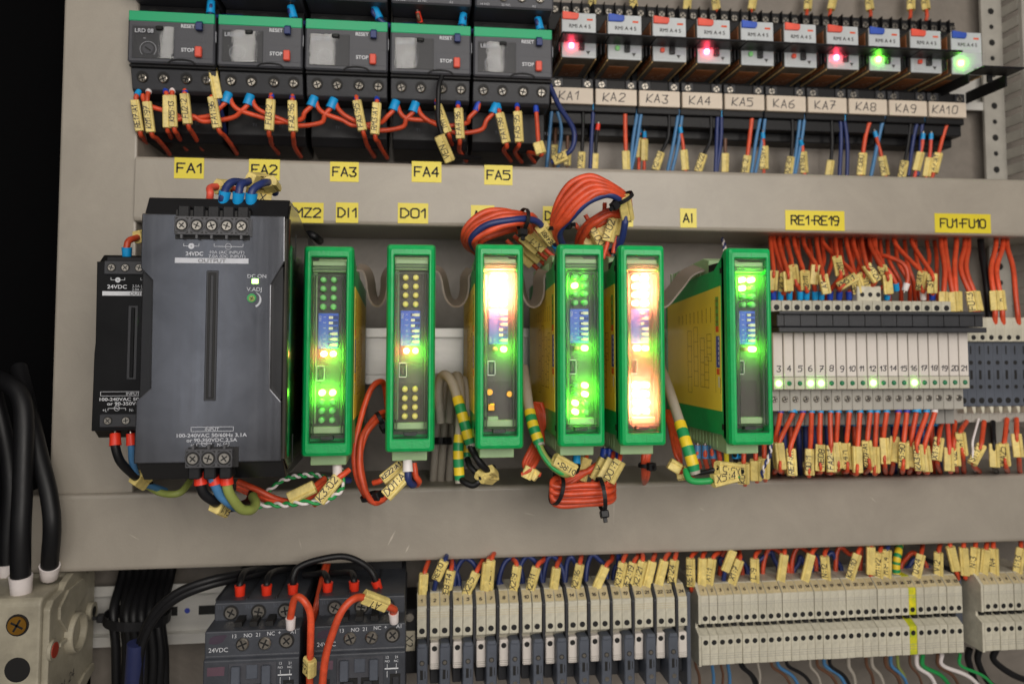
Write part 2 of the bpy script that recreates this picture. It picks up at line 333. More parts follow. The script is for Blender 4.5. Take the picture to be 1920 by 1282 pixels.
# slotted upright at the far right: flange with holes, web with slots
m = M(); T = Matrix.Translation((0, 0, 0))
X0 = W(1848, 100, 505).x; lean = .055
def slx(z): return lean*(641-0)*0
m.box(391, 406.5, 503, 505, -70, 330, lgrey); 
for i in range(34):
    z = -64+i*11.2; m.disc((398.5, 502.9, z+4), 1.7 if i % 2 else 2.3, darkhole, 14)
    m.box(406.6, 408.4, 488, 505, z, z+7, lgrey, .3)
m.box(406.6, 416, 484, 488, -70, 330, lgrey, .5)
tag(m.build('slotted_post', None, (396, 500, -70)), 'pale perforated upright with slotted side at the right edge', 'post')
def rail(x0, x1, zc, yf, lab, nm='din_rail', slots=True):
    o = M(); h = 17.2
    prof = [(yf, zc-h), (yf+1.2, zc-h), (yf+1.2, zc-h+4.6), (yf+7, zc-h+4.6), (yf+7, zc+h-4.6), (yf+1.2, zc+h-4.6), (yf+1.2, zc+h), (yf, zc+h), (yf, zc+h-5.8), (yf+5.8, zc+h-5.8), (yf+5.8, zc-h+5.8), (yf, zc-h+5.8)]
    o.prism(prof, 'x', x0, x1, steel, .2, 1)
    if slots:
        x = x0+10
        while x < x1-12: o.box(x, x+13, yf+5.6, yf+5.75, zc-2.6, zc+2.6, darkhole, 0); o.disc((x+18.5, yf+5.65, zc), 1.6, blueprint, 14); x += 25
    return tag(o.build(nm, None, (x0, yf, zc)), lab, 'mounting rail')
rail(-140, 420, -8.3, 500, 'bare zinc mounting rail behind the six green modules', slots=False)
rail(-186, -20, -158, 497, 'zinc mounting rail with slots behind the black cable bundle')
rail(70, 396, 178, 504, 'zinc mounting rail whose end shows beside the tenth relay', slots=False)
# ------------------------------------------------------------------ yellow stickers on the upper beam
def sticker(t, x0, x1, y0, y1, lab):
    a = W((x0+x1)/2, (y0+y1)/2, 454.8); wl = W(x0, y0, 454.8).x; wr = W(x1, y0, 454.8).x; zt = W((x0+x1)/2, y0, 454.8).z; zb = W((x0+x1)/2, y1, 454.8).z
    o = M(); o.box(wl, wr, 454.72, 454.94, zb, zt, stick, .04)
    h = (zt-zb)*.44
    k = (wr-wl)*.78/(textmesh(t)[2]*h/.73) if len(t) > 2 else .9
    o.plain(t, ((wl+wr)/2, 454.66, (zt+zb)/2), h, inkb, (wr-wl)*(.8 if len(t) > 2 else .62), .185*h)
    tag(o.build('label_sticker', None, (a.x, 454.8, a.z)), lab, 'sticker', 'yellow stickers on the upper beam')
for a in [('FA1', 327, 383, 296, 335), ('FA2', 467, 525, 299, 338), ('FA3', 619, 673, 304, 341), ('FA4', 772, 828, 303, 342), ('FA5', 908, 961, 310, 347), ('MZ2', 548, 607, 380, 418), ('DI1', 630, 672, 380, 418), ('DO1', 746, 803, 381, 419), ('AO1', 883, 927, 385, 425), ('DI2', 1018, 1062, 387, 423), ('DO2', 1146, 1187, 389, 425), ('AI', 1275, 1306, 391, 427), ('RE1-RE19', 1472, 1583, 395, 432), ('FU1-FU10', 1752, 1857, 401, 437)]:
    ex = {'AO1': 'half hidden behind the orange wire loop', 'DI2': 'hidden behind the tall orange bundle', 'DO2': 'at the right foot of the tall orange loop'}.get(a[0], 'on the upper beam')
    sticker(*a, 'yellow sticker %s' % ex if a[0] in ('AO1', 'DI2', 'DO2') else 'yellow sticker reading %s %s' % (a[0], ex))
# ------------------------------------------------------------------ power supplies
def psu_text(o, y, cx, top, small):
    pass
def terminals(o, parent, xs, z, y0, pitch, mt, facez, hh, r, flip):
    """screw terminal strip facing -y"""
    x0, x1 = xs[0]-pitch/2, xs[-1]+pitch/2
    b = M(); b.box(x0, x1, y0, y0+14, z-hh, z+hh, mt, .3)
    for x in xs:
        b.tube([(x+math.cos(a*math.pi/10)*r*1.5, y0-.05, z+math.sin(a*math.pi/10)*r*1.5) for a in range(21)], .28, mt, 5, False)
        b.disc((x, y0-.04, z), r*1.45, darkhole, 18)
        for sx in (-1, 1):
            for sz in (-1, 1):
                q = Vector((x+sx*pitch*.43, y0-.05, z+sz*hh*.84)); b.add([q, q-Vector((sx*pitch*.2, 0, 0)), q-Vector((0, 0, sz*hh*.26))], [(0, 1, 2)] if sx*sz > 0 else [(0, 2, 1)], darkhole)
        b.box(x-.45, x+.45, y0-.3, y0+3, z-hh*flip-(1.6 if flip > 0 else 0), z-hh*flip+(1.6 if flip < 0 else 0), mt)
        b.box(x-2.4, x+2.4, y0+2.2, y0+12, z+hh*flip-(.5 if flip > 0 else 5), z+hh*flip+(5 if flip > 0 else .5), blackp, .5)
    t = b.build('terminal_strip', parent)
    for x in xs: link('screw', SCREWR, t, (x, y0-.1, z), r, random.uniform(0, 1.5))
    return t
termg = mat('terminal_grey', (70, 70, 73), .45, bump=.2, gain=1.1)
P1 = thing('power_supply', 'large brushed grey power supply with green lamp left of the green modules', 'power supply', (-85, 350, 0))
m = M()   # body behind the front plate
m.prism([(3, 53), (9, 62.6), (30, 62), (66, 55.5), (150, 52), (150, -56), (12, -58.5), (3, -50.5)], 'x', -29.6, 29.8, psublack, .5, 2); m.build('body', P1)
m = M()
pl = [(-29.4, 54.2), (29.2, 54.2), (29.4, 34.5), (24, 24.5), (24.3, -19.5), (29, -25), (29.4, -50), (-30, -50), (-29.7, -24), (-24.2, -19), (-24.6, 26), (-29.4, 31)]
m.prism(pl, 'y', 0, 3.2, psuface, .5, 2)
m.box(-.2-2.6, -.2+2.6, -.25, .6, -24.5, 30.5, greyk, .8); m.box(-1.9, 1.5, -.45, .2, -23.6, 29.6, darkhole, .3); m.box(-.9, .6, -.75, -.2, -23, 28.6, greyk, .3)
m.box(-15.7, 14.8, -.12, .3, 43.4, 56, darkhole, .1); m.box(-8.5, 12, -.1, .3, -52, -43.5, darkhole, .1)
f = m.build('front_plate', P1)
m = M()
def sym(m, x, z, y, r, s, mt):
    m.tube([(x+math.cos(a*math.pi/10)*r, y, z+math.sin(a*math.pi/10)*r) for a in range(21)], .13, mt, 4, False)
    if s in '+-': m.box(x-r*.55, x+r*.55, y-.05, y+.05, z-.12, z+.12, mt)
    if s == '+': m.box(x-.12, x+.12, y-.05, y+.05, z-r*.55, z+r*.55, mt)
    if s == '~': m.tube([(x+(a/8-.5)*r*1.3, y, z+math.sin(a*math.pi/4)*r*.3) for a in range(9)], .12, mt, 4, False)
    if s == 'e':
        for k in range(3): m.box(x-r*(.55-.18*k), x+r*(.55-.18*k), y-.05, y+.05, z-.1-k*.35, z+.1-k*.35, mt)
        m.box(x-.1, x+.1, y-.05, y+.05, z, z+r*.6, mt)
def bracket(m, x0, x1, z, y, dz, mt):
    m.box(x0, x1, y-.04, y+.04, z-.1, z+.1, mt); m.box(x0-.1, x0+.1, y-.04, y+.04, z, z+dz, mt); m.box(x1-.1, x1+.1, y-.04, y+.04, z, z+dz, mt)
y = -.1
bracket(m, -12.2, -6, 40.6, y, 1.2, inkg); m.disc((-9.1, y-.02, 40.6), 1.25, inkg, 16); m.text('+', (-9.1, y-.1, 40.6), 1.3, greyk)
bracket(m, .2, 12, 40.6, y, 1.2, inkg); sym(m, 6, 40.6, y, 1.25, '-', inkg)
m.text('24VDC', (-7.8, y, 37.4), 1.7, inkg, bold=.1); m.text('10A (AC INPUT)', (5.6, y, 38.2), 1.25, inkg, wide=1.2); m.text('7.0A (DC INPUT)', (5.6, y, 36.5), 1.25, inkg, wide=1.2)
m.box(-15.6, 14.4, y-.02, y+.1, 33.4, 35.6, inkg, .02); m.text('OUTPUT', (-.5, y-.08, 34.5), 1.7, greyk, wide=1.25)
m.text('DC ON', (18, y, 28.2), 1.6, inkg, wide=1.1); m.text('V.ADJ', (17, y, 22.6), 1.7, inkg, wide=1.1)
m.box(-7.4, 9.6, y-.03, y+.03, -35.3, -35.1, inkg); m.box(-7.4, 9.6, y-.03, y+.03, -37.1, -36.9, inkg); m.box(-7.5, -7.3, y-.03, y+.03, -37, -35.2, inkg); m.box(9.5, 9.7, y-.03, y+.03, -37, -35.2, inkg)
m.text('INPUT', (1, y, -36.1), 1.35, inkg, wide=1.1); m.text('100-240VAC 50/60Hz 3.1A', (1, y, -38.6), 1.5, inkg, wide=1.25, bold=.06); m.text('or 90-350VDC 2.5A', (1, y, -40.6), 1.5, inkg, wide=1.2, bold=.06)
m.text('+L', (-6.5, y, -42.7), 1.4, inkg); m.text('N-', (4.2, y, -42.5), 1.4, inkg); bracket(m, -5, .9, -42, y, -1, inkg); m.disc((-2, y-.03, -42), 1.15, psuface); sym(m, -2, -42, y-.05, 1.15, '~', inkg); sym(m, 6.9, -42.3, y, 1.15, 'e', inkg)
m.tube([(16.5+math.cos(a)*3.2, y, 18.2+math.sin(a)*3.2) for a in [(-1.15+i*.23) for i in range(11)]], [.15+.45*min(1, (10-i)/6) for i in range(11)], inkg, 4)
m.build('lettering', P1)
terminals(m, P1, [-12.2, -6.1, -.1, 6, 12], 48.9, -3.6, 6.0, termg, 0, 3.9, 1.85, 1)
terminals(m, P1, [-5.6, .6, 6.9], -47.8, -3.4, 6.2, termg, 0, 3.8, 2.05, -1)
m = M(); m.box(16, 18.6, -.35, .5, 25, 27, ledGs, .2); m.build('indicator_lamp', P1)
m = M(); m.cyl((16, .2, 18.8), (16, -.6, 18.8), 2, grnw, 20, 1.8); m.cyl((16.2, -.6, 18.6), (16.2, -.9, 18.6), 1.25, olive, 16)
for a in (0, math.pi/2): m.box(-.9, .9, -1, -.85, -.15, .15, darkhole, 0, Matrix.Translation((16.2, 0, 18.6)) @ Matrix.Rotation(a+.5, 4, 'Y'))
m.build('adjusting_knob', P1)
m = M(); m.prism([(1.5, 52), (8, 60), (28, 60), (64, 53.5), (64, -52), (12, -55), (1.5, -49)], 'x', 29.82, 30.6, chrome, .25, 2)
m.prism([(28.2, 3.4)]+[(28.2+3.1*math.sin(a*math.pi/16), 3.4-3.1*math.cos(a*math.pi/16)) for a in range(2, 9)]+[(31.3, 8), (29.8, 8)], 'z', -49, 53, chrome, 0)
for z in (44, -46): m.box(30.6, 30.8, 22, 23.2, z-7, z+5, darkhole)
m.build('side_plate', P1)
P2 = thing('power_supply', 'small black power supply half hidden behind the large grey one', 'power supply', (-129.5, 385, 0))
m = M(); m.prism([(2, 36), (9, 41), (115, 41), (115, -41), (9, -44), (2, -39)], 'x', -15.8, 15.2, blackg, .5, 2); m.build('body', P2)
m = M(); m.prism([(-15.6, 37), (15, 37), (15, 17), (13, 14), (13, -26), (15, -30), (15, -40), (-15.6, -40), (-15.4, -5), (-15, 0), (-15.4, 36)], 'y', 0, 3, blackg, .4, 2)
m.box(-1.2, 3.4, -.2, .5, -17, 17, greyk, .6); m.box(.2, 2, -.5, .1, -16, 16, blackg, .4); m.build('front_plate', P2)
m = M(); y = -.1
bracket(m, -9, -3, 28.6, y, 1.1, inkw); m.disc((-6, y-.02, 28.6), 1.2, inkw); m.text('+', (-6, y-.1, 28.6), 1.2, darkhole); bracket(m, 4, 14, 28.6, y, 1.1, inkw)
m.text('24VDC', (-6.3, y, 25.5), 1.8, inkw, wide=1.15, bold=.08); m.text('2.5A (AC INPUT)', (6.6, y, 25.9), 1.25, inkw); m.text('2.0A (DC INPUT)', (6.6, y, 24.3), 1.25, inkw)
m.box(-12.6, 14.6, y-.02, y+.1, 21.4, 23.4, inkw, .02); m.text('OUTPUT', (4, y-.08, 22.4), 1.5, darkhole, wide=1.15)
m.text('DC ON', (8.3, y, 12.2), 1.4, inkw); m.text('V.ADJ', (7.6, y, 6.4), 1.5, inkw)
for z in (-22.3, -24.2): m.box(-12, 14, y-.03, y+.03, z-.08, z+.08, inkw)
m.box(-12.1, -11.9, y-.03, y+.03, -24.2, -22.3, inkw)
m.text('INPUT', (2, y, -23.2), 1.4, inkw, wide=1.1); m.text('100-240VAC 50/60Hz', (-.6, y, -25.7), 1.5, inkw, wide=1.3, bold=.06); m.text('or 90-350VDC', (-1, y, -27.7), 1.5, inkw, wide=1.3, bold=.06)
m.text('+L', (-10, y, -30.6), 1.4, inkw); m.text('N-', (1.6, y, -30.6), 1.4, inkw); bracket(m, -8.6, -1, -29.8, y, -1, inkw); m.disc((-4.8, y-.03, -29.8), 1.15, blackg); sym(m, -4.8, -29.8, y-.05, 1.15, '~', inkw)
m.build('lettering', P2)
def strip2(z, xs, w):
    b = M(); b.box(-12, 14.9, -1, 6, z-w, z+w, greyk, .4); b.box(-12, 14.9, 2, 9, z+w*.9, z+w+2.2, blackp, .4)
    t = b.build('terminal_strip', P2)
    for x in xs: link('screw', SCREWR, t, (x, -1.15, z), 1.5, random.uniform(0, 1.5))
strip2(34.2, [-8.6, -2.6, 3.5, 9.6], 3.2); strip2(-35.3, [-8.2, -.4, 7.4], 3)
m = M(); m.box(6.6, 9.2, -.35, .5, 8.6, 10.8, ledGs, .2); m.build('indicator_lamp', P2)
m = M(); m.cyl((8.6, .2, 1.4), (8.6, -.6, 1.4), 2, grnw, 20, 1.8); m.cyl((8.7, -.6, 1.3), (8.7, -.9, 1.3), 1.2, olive, 16); m.build('adjusting_knob', P2)
# ------------------------------------------------------------------ green input and output modules
MP = thing('io_module', '', 'module', (0, 378, 0), 'green modules on the middle rail')
def rr(x0, x1, z0, z1, r, y):
    out = []
    for cx_, cz_, a0 in ((x1-r, z1-r, 0), (x0+r, z1-r, 90), (x0+r, z0+r, 180), (x1-r, z0+r, 270)):
        for k in range(4):
            a = math.radians(a0+k*30); out.append((cx_+r*math.cos(a), y, cz_+r*math.sin(a)))
    return out
m = M()
X0, X1, Z0, Z1 = -11.4, 11.4, -48.7, 48.7; I0, I1, J0, J1 = -7.9, 8.3, -42.4, 43.4
m.loft([rr(I0, I1, J0, J1, .4, 7), rr(I0, I1, J0, J1, .4, .5), rr(I0-.5, I1+.5, J0-.5, J1+.5, .6, 0), rr(X0+2.1, X1-2.1, Z0+1.9, Z1-2.6, 1.0, 0), rr(X0+.8, X1-.8, Z0+.5, Z1-.6, 1.4, .9), rr(X0, X1, Z0, Z1, 1.5, 2.8), rr(X0, X1, Z0, Z1, 1.5, 6), rr(X0, X1, Z0+2, Z1-3, 1.0, 9.2)], green)
m.box(.6, .75, -.05, .2, 44.2, 46.2, mat('module_seam', (0, 110, 56), .5)); m.box(.9, 1, -.04, .2, -47, -43.4, MATS['module_seam'])
sil = [(6, 44), (9, 45), (20, 38.8), (62, 36.5), (100, 34), (100, -46), (22, -45), (12, -44.6), (9, -46.5), (6, -46)]
m.prism(sil, 'x', X0, X0+1.2, green, .3, 1); m.prism(sil, 'x', X1-1.2, X1, green, .3, 1)
m.box(X0+1.3, X1-1.3, 9, 99, -44, 33, green)
for zz in (38, -40.5): m.box(X0-.06, X0+.3, 9, 11.5, zz-1.4, zz+1.4, darkhole)
m.build('housing', MP)
m = M(); L0 = X0-.2
lab = [(11, 30.3), (96, 24), (96, -33.5), (11, -32.8)]
m.prism(lab, 'x', L0, X0+.2, yel, 0); m.prism(lab, 'x', X1-.2, X1+.2, yel, 0)
def mk(y0, y1, z0, z1, mt, d=.05):
    m.box(L0-d, L0+.1, y0, y1, z0, z1, mt); m.box(X1+.1, X1+.2+d, y0, y1, z0, z1, mt)
mk(13.5, 17.5, 10, 25, greenprint); mk(13.5, 17.5, 7, 10, redprint)
for k in range(4):
    for q in (14.4, 16): mk(q, q+.9, 11.5+k*3.6, 13+k*3.6, inkp, .08)
mk(12.6, 17.2, -11, 5, blueprint)
for k in range(6): mk(13.2, 14.4, -9.6+k*2.5, -8+k*2.5, inkw, .08)
mk(13, 17, -14.6, -11.6, redprint); mk(13.3, 14.7, -21, -15.5, inkw); mk(18.4, 18.6, -24, 24, inkp); mk(11.6, 12, -24, -16, inkp)
for y0, z0, z1 in ((24, -8, 6), (34, -22, 4), (44, -22, 10), (54, -26, 8), (28, -22, -6)):
    mk(y0, y0+.3, z0, z1, inkp); mk(y0+6, y0+6.3, z0, z1, inkp)
    for k in range(5): mk(y0, y0+6.3, z0+(z1-z0)*k/4-.1, z0+(z1-z0)*k/4+.15, inkp)
for k in range(9): mk(24+k*6.3, 24.6+k*6.3, 12, 20-k*.4, inkp, .04)
m.build('side_label', MP)
m = M(); m.box(I0+.1, I1-.1, 7.2, 8.6, -41, 42, pcb); m.box(I0+.3, I0+2.2, 6.6, 7.3, -34, 38, palegreen, .1); m.box(I0+2.6, I1-3, 7, 7.3, 17, 36, mat('panel_dark', (70, 64, 61), .45)); m.box(I0+2.6, I1-3, 7, 7.3, -36, -17, MATS['panel_dark'])
for k in range(22): m.box(I0+.4, I0+1.5, 6.5, 6.7, -30+k*2.9, -28.9+k*2.9, mat('trace', (170, 160, 120), .4) if 'trace' not in MATS else MATS['trace'])
m.build('circuit_board', MP)
m = M(); m.box(I0+.2, I1-.2, 3.4, 6.8, 36.6, 41.8, palegreen, .3); m.box(I0+.2, I1-.2, 3.8, 7, -38.4, -35.2, palegreen, .3); m.box(-3, 3, 3, 6.8, -41.4, -39.3, greyk, .2); m.build('inner_rail', MP)
m = M(); m.box(I0+.1, I1-.1, -.45, .5, J0+.15, J1-.15, cover_m, .3); m.build('clear_cover', MP)  # set proud of the frame so its veil spreads lamp glow
m = M()
for x in (I0+.2, I0+1.5, I1-1.9, I1-.6): m.box(x, x+.4, .55, 5.4, J0+4, J1-8.4, edge_m, .08)
for z in (J1-.5, J1-4.2, J1-5.6, J1-8.4, J0+.3, J0+3.6): m.box(I0+.3, I1-.3, .55, 3.2, z-.22, z+.22, edge_m, .08)
m.build('cover_rib', MP)
for zt, sg in ((47, 1), (-51.5, -1)):
    m = M(); a, b = (34.5, 47.5) if sg > 0 else (-54.3, -43.5)
    y0 = 34 if sg > 0 else 13
    m.prism([(y0, a), (y0, b-(2 if sg > 0 else 0)), (y0+8, b), (92, b-(4 if sg > 0 else -3)), (92, a)], 'x', -8.6, 8.2, palegreen, .4, 1)
    for k in range(11): m.box(-9.0, -8.5, y0+12+k*5, y0+14+k*5, a+1.5, b-4 if sg > 0 else b-2, palegreen, .1)
    if sg > 0: m.box(-9.2, 8.9, 18, 33, 37.5, 43, blackp, .4)
    m.build('plug_connector', MP)
m = M(); m.box(-4.9, 4.4, 5.6, 7.1, .8, 17.4, dipblue, .15)
m.text('ON', (-4.0, 5.5, 15), 1.25, inkw, right=(0, 0, -1), up=(1, 0, 0)); m.text('SAB', (-4.0, 5.5, 3.2), 1.2, inkw, right=(0, 0, -1), up=(1, 0, 0))
for k in range(6): m.text(str(k+1), (-1.9, 5.5, 15.6-2.54*k), 1.2, inkw, right=(0, 0, -1), up=(1, 0, 0)); m.box(-.2, 4.2, 5.5, 5.7, 14.6-2.54*k, 16.2-2.54*k, mat('dip_slot', (40, 56, 120), .5) if 'dip_slot' not in MATS else MATS['dip_slot'])
DIP = m.build('dip_switch', MP)
m = M(); m.box(-5.4, -5.2, 5.2, 7.2, -14.2, -7.2, steel); m.box(-2, -1.8, 5.2, 7.2, -13.6, -7.8, steel); m.box(-5.2, -2, 5.2, 7.2, -14.2, -13.9, steel); m.box(-5.2, -2, 5.2, 7.2, -7.5, -7.2, steel); m.box(-5.1, -2.1, 6.3, 7.1, -13.8, -7.6, greyk); m.box(-4.2, -3, 5.6, 6.6, -12.6, -8.8, pcb)
m.build('usb_port', MP)
m = M(); m.box(.0, 1.9, 4.7, 5.7, -.62, .62, lever, .15); LEV0 = shared(m, 'lever_left')
m = M(); m.box(.6, 4.0, 4.9, 5.7, -.45, .45, lever, .1); m.box(1.6, 4.1, 4.7, 5.7, -.72, .72, lever, .15); LEV1 = shared(m, 'lever_right')
def ledmesh(mt, r=1.4):
    o = M(); K = 7; loops = [[(math.cos(2*math.pi*i/16)*r, 3.9, math.sin(2*math.pi*i/16)*r) for i in range(16)]]
    for k in range(K): a = k*math.pi/2/K; loops.append([(math.cos(2*math.pi*i/16)*r*math.cos(a), -r*.9*math.sin(a), math.sin(2*math.pi*i/16)*r*math.cos(a)) for i in range(16)])
    o.loft(loops, mt, True); o.add(loops[-1], [tuple(range(16))], mt, True); return shared(o, 'led')
LEDM = {'g': ledmesh(ledg0), 'y': ledmesh(ledy0), 'G': ledmesh(ledG), 'O': ledmesh(ledO), 'B': ledmesh(lamp('led_orange_glare', (1, .25, .115), 165)), 'o': ledmesh(ledo)}
MODS = [(-40.2, -3.7, 'gggggggg', 'oG', 'GGgggggg', 'LLLRRR', 'green module beside the large power supply, with two lower green lamps lit'),
        (-2.0, -2.3, 'yyyyyyyy', 'oG', 'yyyyyyyy', 'RLLRRR', 'green module whose sixteen round yellow lamps are all unlit'),
        (40.1, -1.6, 'BBBBBBBB', 'yG', '', 'RRRLLR', 'green module with a glaring upper orange window and no lower lamps'),
        (79.7, -1.1, 'ggGggggg', 'yG', 'gGgGGgGg', 'RLRRRR', 'green module with scattered green lamps lit, between the two orange-glowing modules'),
        (110.0, -1.1, 'oBoBoBoB', 'OG', 'BOBoOBBO', 'LRLRRR', 'green module glowing orange at both the top and the bottom'),
        (164.8, -1.7, 'GGGggggg', 'yG', '', 'LLRRRR', 'green module showing its yellow printed side, with three upper green lamps lit')]
ROOTS = []
for i, (x, z, up, st, lo, dp, lab_) in enumerate(MODS):
    r = MP if i == 0 else dup(MP, (x, 378, z)); r.location = Vector((x, 378, z))*MM; r['label'] = lab_; ROOTS.append(r)
for r, (x, z, up, st, lo, dp, lab_) in zip(ROOTS, MODS):
    d = [c for c in r.children if c.name.startswith('dip_switch')][0]
    for k, ch in enumerate(dp): link('lever', LEV0 if ch == 'L' else LEV1, d, (0, 0, 15.4-2.54*k))
    for k, ch in enumerate(up): link('led', LEDM[ch], r, (2.2 if k % 2 else -2.6, 3.0, 33-4.2*(k//2)))
    for k, ch in enumerate(st): link('led', LEDM[ch], r, (2.2 if k else -2.0, 3.0, -1.6), .8 if ch == 'y' else 1)
    for k, ch in enumerate(lo): link('led', LEDM[ch], r, (2.2 if k % 2 else -2.6, 3.0, -19.6-4.2*(k//2)))
m = M(); m.cyl((-4.6, 7, -22), (-4.6, 4, -22), 1.5, brass, 12); m.cyl((5, 7, -23), (5, 4.4, -23), 1.4, brass, 12); m.box(-5.6, -2, 4, 7, -31, -27.5, brass, .4); m.box(-5.6, -.4, 4.4, 7, -36, -33.5, palegreen, .3); m.build('brass_contact', ROOTS[2])
# ribbon cables between neighbouring modules
def ribbon_cable(xa, xb, za, zb, sag, lab_, ya=416, w=13):
    m = M(); D = xb-xa
    F_ = [(-.1, za), (.1, za-.5), (.2, za-4), (.26, za-10), (.33, sag+4.2), (.46, sag+1), (.62, sag), (.78, sag+1.2), (.9, sag+5), (.95, sag+10), (.96, zb-3), (1.1, zb+.5)] if D < 30 else [(0, sag+4), (.2, sag), (.42, sag+1), (.6, sag+7), (.74, zb-6), (.86, zb-1), (1.06, zb+2)]
    P = [Vector((xa+D*u, 0, v)) for u, v in F_]
    C = spline(P, 6)
    loops = []
    for i, p in enumerate(C):
        d = (C[min(i+1, len(C)-1)]-C[max(i-1, 0)]).normalized(); n = Vector((-d.z, 0, d.x))*.45
        y0 = ya+2*math.sin(i*.1); tl = Vector((-3.6*d.z, w, 4.2*d.x)); b0 = Vector((0, y0, 0)); loops.append([p+n+b0, p-n+b0, p-n+b0+tl, p+n+b0+tl])
    m.loft(loops, ribbon, False); m.add(loops[0], [(0, 1, 2, 3)], ribbon); m.add(loops[-1], [(3, 2, 1, 0)], ribbon)
    tag(m.build('ribbon_cable', None, tuple(C[0]+Vector((0, ya, 0)))), lab_, 'ribbon cable', 'ribbon cables linking the green modules')
def spline(P, n=7):
    P = [Vector(p) for p in P]
    if len(P) == 2: return [P[0].lerp(P[1], k/n) for k in range(n+1)]
    Q = [P[0]*2-P[1]]+P+[P[-1]*2-P[-2]]; out = []
    for i in range(1, len(Q)-2):
        a, b, c, d = Q[i-1:i+3]
        for k in range(n):
            t = k/n; out.append(.5*((2*b)+(c-a)*t+(2*a-5*b+4*c-d)*t*t+(3*b-a-3*c+d)*t**3))
    out.append(P[-1]); return out
rb = [(0, 1, 'grey ribbon cable hanging between the module beside the power supply and the next'), (1, 2, 'grey ribbon cable running into the module with the glaring orange top'), (2, 3, 'grey ribbon cable leaving the glaring orange module towards the scattered green lamps'), (3, 4, 'short grey ribbon cable going into the module lit orange at both ends'), (4, 5, 'grey ribbon cable curving up to the module with the exposed yellow side')]
for a, b, l_ in rb:
    xa, xb = MODS[a][0]+11.6, MODS[b][0]-11.6
    ribbon_cable(xa, xb, 37, 37, 18.5 if a != 3 else 24, l_)
# ------------------------------------------------------------------ overload relays and the contactors above them
OR = thing('overload_relay', '', 'overload relay', (-133, 447, 151.7), 'overload relays in the top row')
m = M(); m.box(-22.8, 22.8, 0, 58, 0, 28.8, grey, .9); m.box(-22.8, 22.8, 3, 58, -1.5, .1, blackp, .4)
m.box(23, 23.2, .6, 2, 13, 19, inkg, 0)
m.tube([(5.5+7*math.cos(a*math.pi/10), -.05+abs(a-5)*.1, .2+2.0*math.sin(a*math.pi/10)) for a in range(11)], .6, blackp, 6)
m.box(3, 22, -.12, .2, 3.2, 12.4, grey, .1)
m.build('body', OR)
m = M(); m.box(-22.5, 22.5, -.3, 3, 22.9, 28.5, band, .3); m.build('green_band', OR)
m = M(); m.box(-20.3, 1.6, -.1, .3, 2.2, 20, greyk, .1); m.tube([(-12+math.cos(a*math.pi/12)*4.2, -.2, 7.4+math.sin(a*math.pi/12)*4.2) for a in range(-3, 16)], .14, inkg, 4)
m.cyl((-12, 0, 7.4), (-12, -.5, 7.4), 2.8, grey, 18); m.box(-13.8, -10.2, -.7, -.4, 7, 7.8, darkhole, 0, Matrix.Translation((-12, 0, 7.4)) @ Matrix.Rotation(.6, 4, 'Y') @ Matrix.Translation((12, 0, -7.4)))
m.build('setting_dial', OR)
m = M(); m.box(-20.3, 1.6, -1.1, -.8, 2.2, 20, window_m, .1); m.build('window', OR)
m = M(); m.box(-8, -4, -1.8, 0, 17.8, 20.2, blackg, .5); m.build('latch', OR)
m = M(); m.prism([(-.6, 18.2), (-3.4, 18.2), (-3.4, 22.4), (-.6, 24)], 'x', 13.2, 16.6, navy, .4, 2); m.build('reset_button', OR)
m = M(); m.box(12.8, 16.4, -2.6, .2, 3.6, 9.4, red, .5); m.build('stop_button', OR)
m = M(); m.text('RESET', (8.4, -.14, 21), 2.0, inkw, bold=.12); m.text('STOP', (8.6, -.16, 7.8), 2.1, inkw, bold=.12); m.text('95', (-14, -.2, 13.4), .9, inkg); m.build('lettering', OR)
m = M(); m.prism([(5, -1.5), (8.5, -12.5), (11, -14), (58, -14), (58, -1.5)], 'x', -22.6, 22.4, greyk, .5, 2)
TX = [-16.6, -5.6, 6.6, 17.4]
sl = Vector((0, 3.5, -11)).normalized(); nr = (0, -11, -3.5)
for x, a, b in zip(TX, ('97', '98', '95', '96'), ('NO', 'NO', 'NC', 'NC')):
    m.disc((x, 6.35, -6), 3.3, darkhole, 18, nr)
    m.text(a, (x-2.4, 8.15-.1, -10.9), 1.9, inkg, up=(0, -3.5, 11)); m.text(b, (x+2.6, 8.15-.1, -10.9), 1.9, inkg, up=(0, -3.5, 11))
TB = m.build('terminal_base', OR)
for x in TX: s_ = link('screw', SCREW, TB, (x+.2, 6.6, -6.6), 2.3, random.uniform(0, 1.5)); s_.rotation_euler = (.3, random.uniform(0, 1.5), 0)
m = M(); m.prism([(24, -13.9), (24, -32), (28, -37), (60, -37), (60, -13.9)], 'x', -22, 22, blackp, .6, 2)
for x in (-13, 2, 17): m.disc((x, 23.9, -23), 3.6, darkhole, 18); m.text('T%d' % (1 if x < 0 else 2 if x < 10 else 3), (x+6, 23.9, -26), 1.8, greyl)
m.build('motor_terminal', OR)
KM = thing('contactor', '', 'contactor', (-133, 440, 189), 'contactors above the overload relays')
m = M(); m.box(-22.4, 22.4, 0, 76, 0, 50, grey, .9); m.box(-22, 22, 20, 72, -18, 0, blackp, .5)
for x in (-14, 0, 14): m.disc((x, 19.9, -5), 3.4, darkhole, 18)
for x, t in ((-17, '14 NO'), (-5, '22 NC'), (11, 'A2')): m.text(t, (x, -.06, 1.8), 1.4, inkg)
m.build('body', KM)
for x in (-6.5, 4, 14.5): screw(KM, x, -.1, 6, 2.5, False)
wl = ['with its window showing bright stripe, below no markers but first in the row', '', '', '', '']
ol = ['first overload relay, at the left end beside the post', 'second overload relay, above sticker FA2', 'middle overload relay of the five, above sticker FA3', 'fourth overload relay, a black wire crossing its terminals', 'last overload relay, next to the clear plug-in relays']
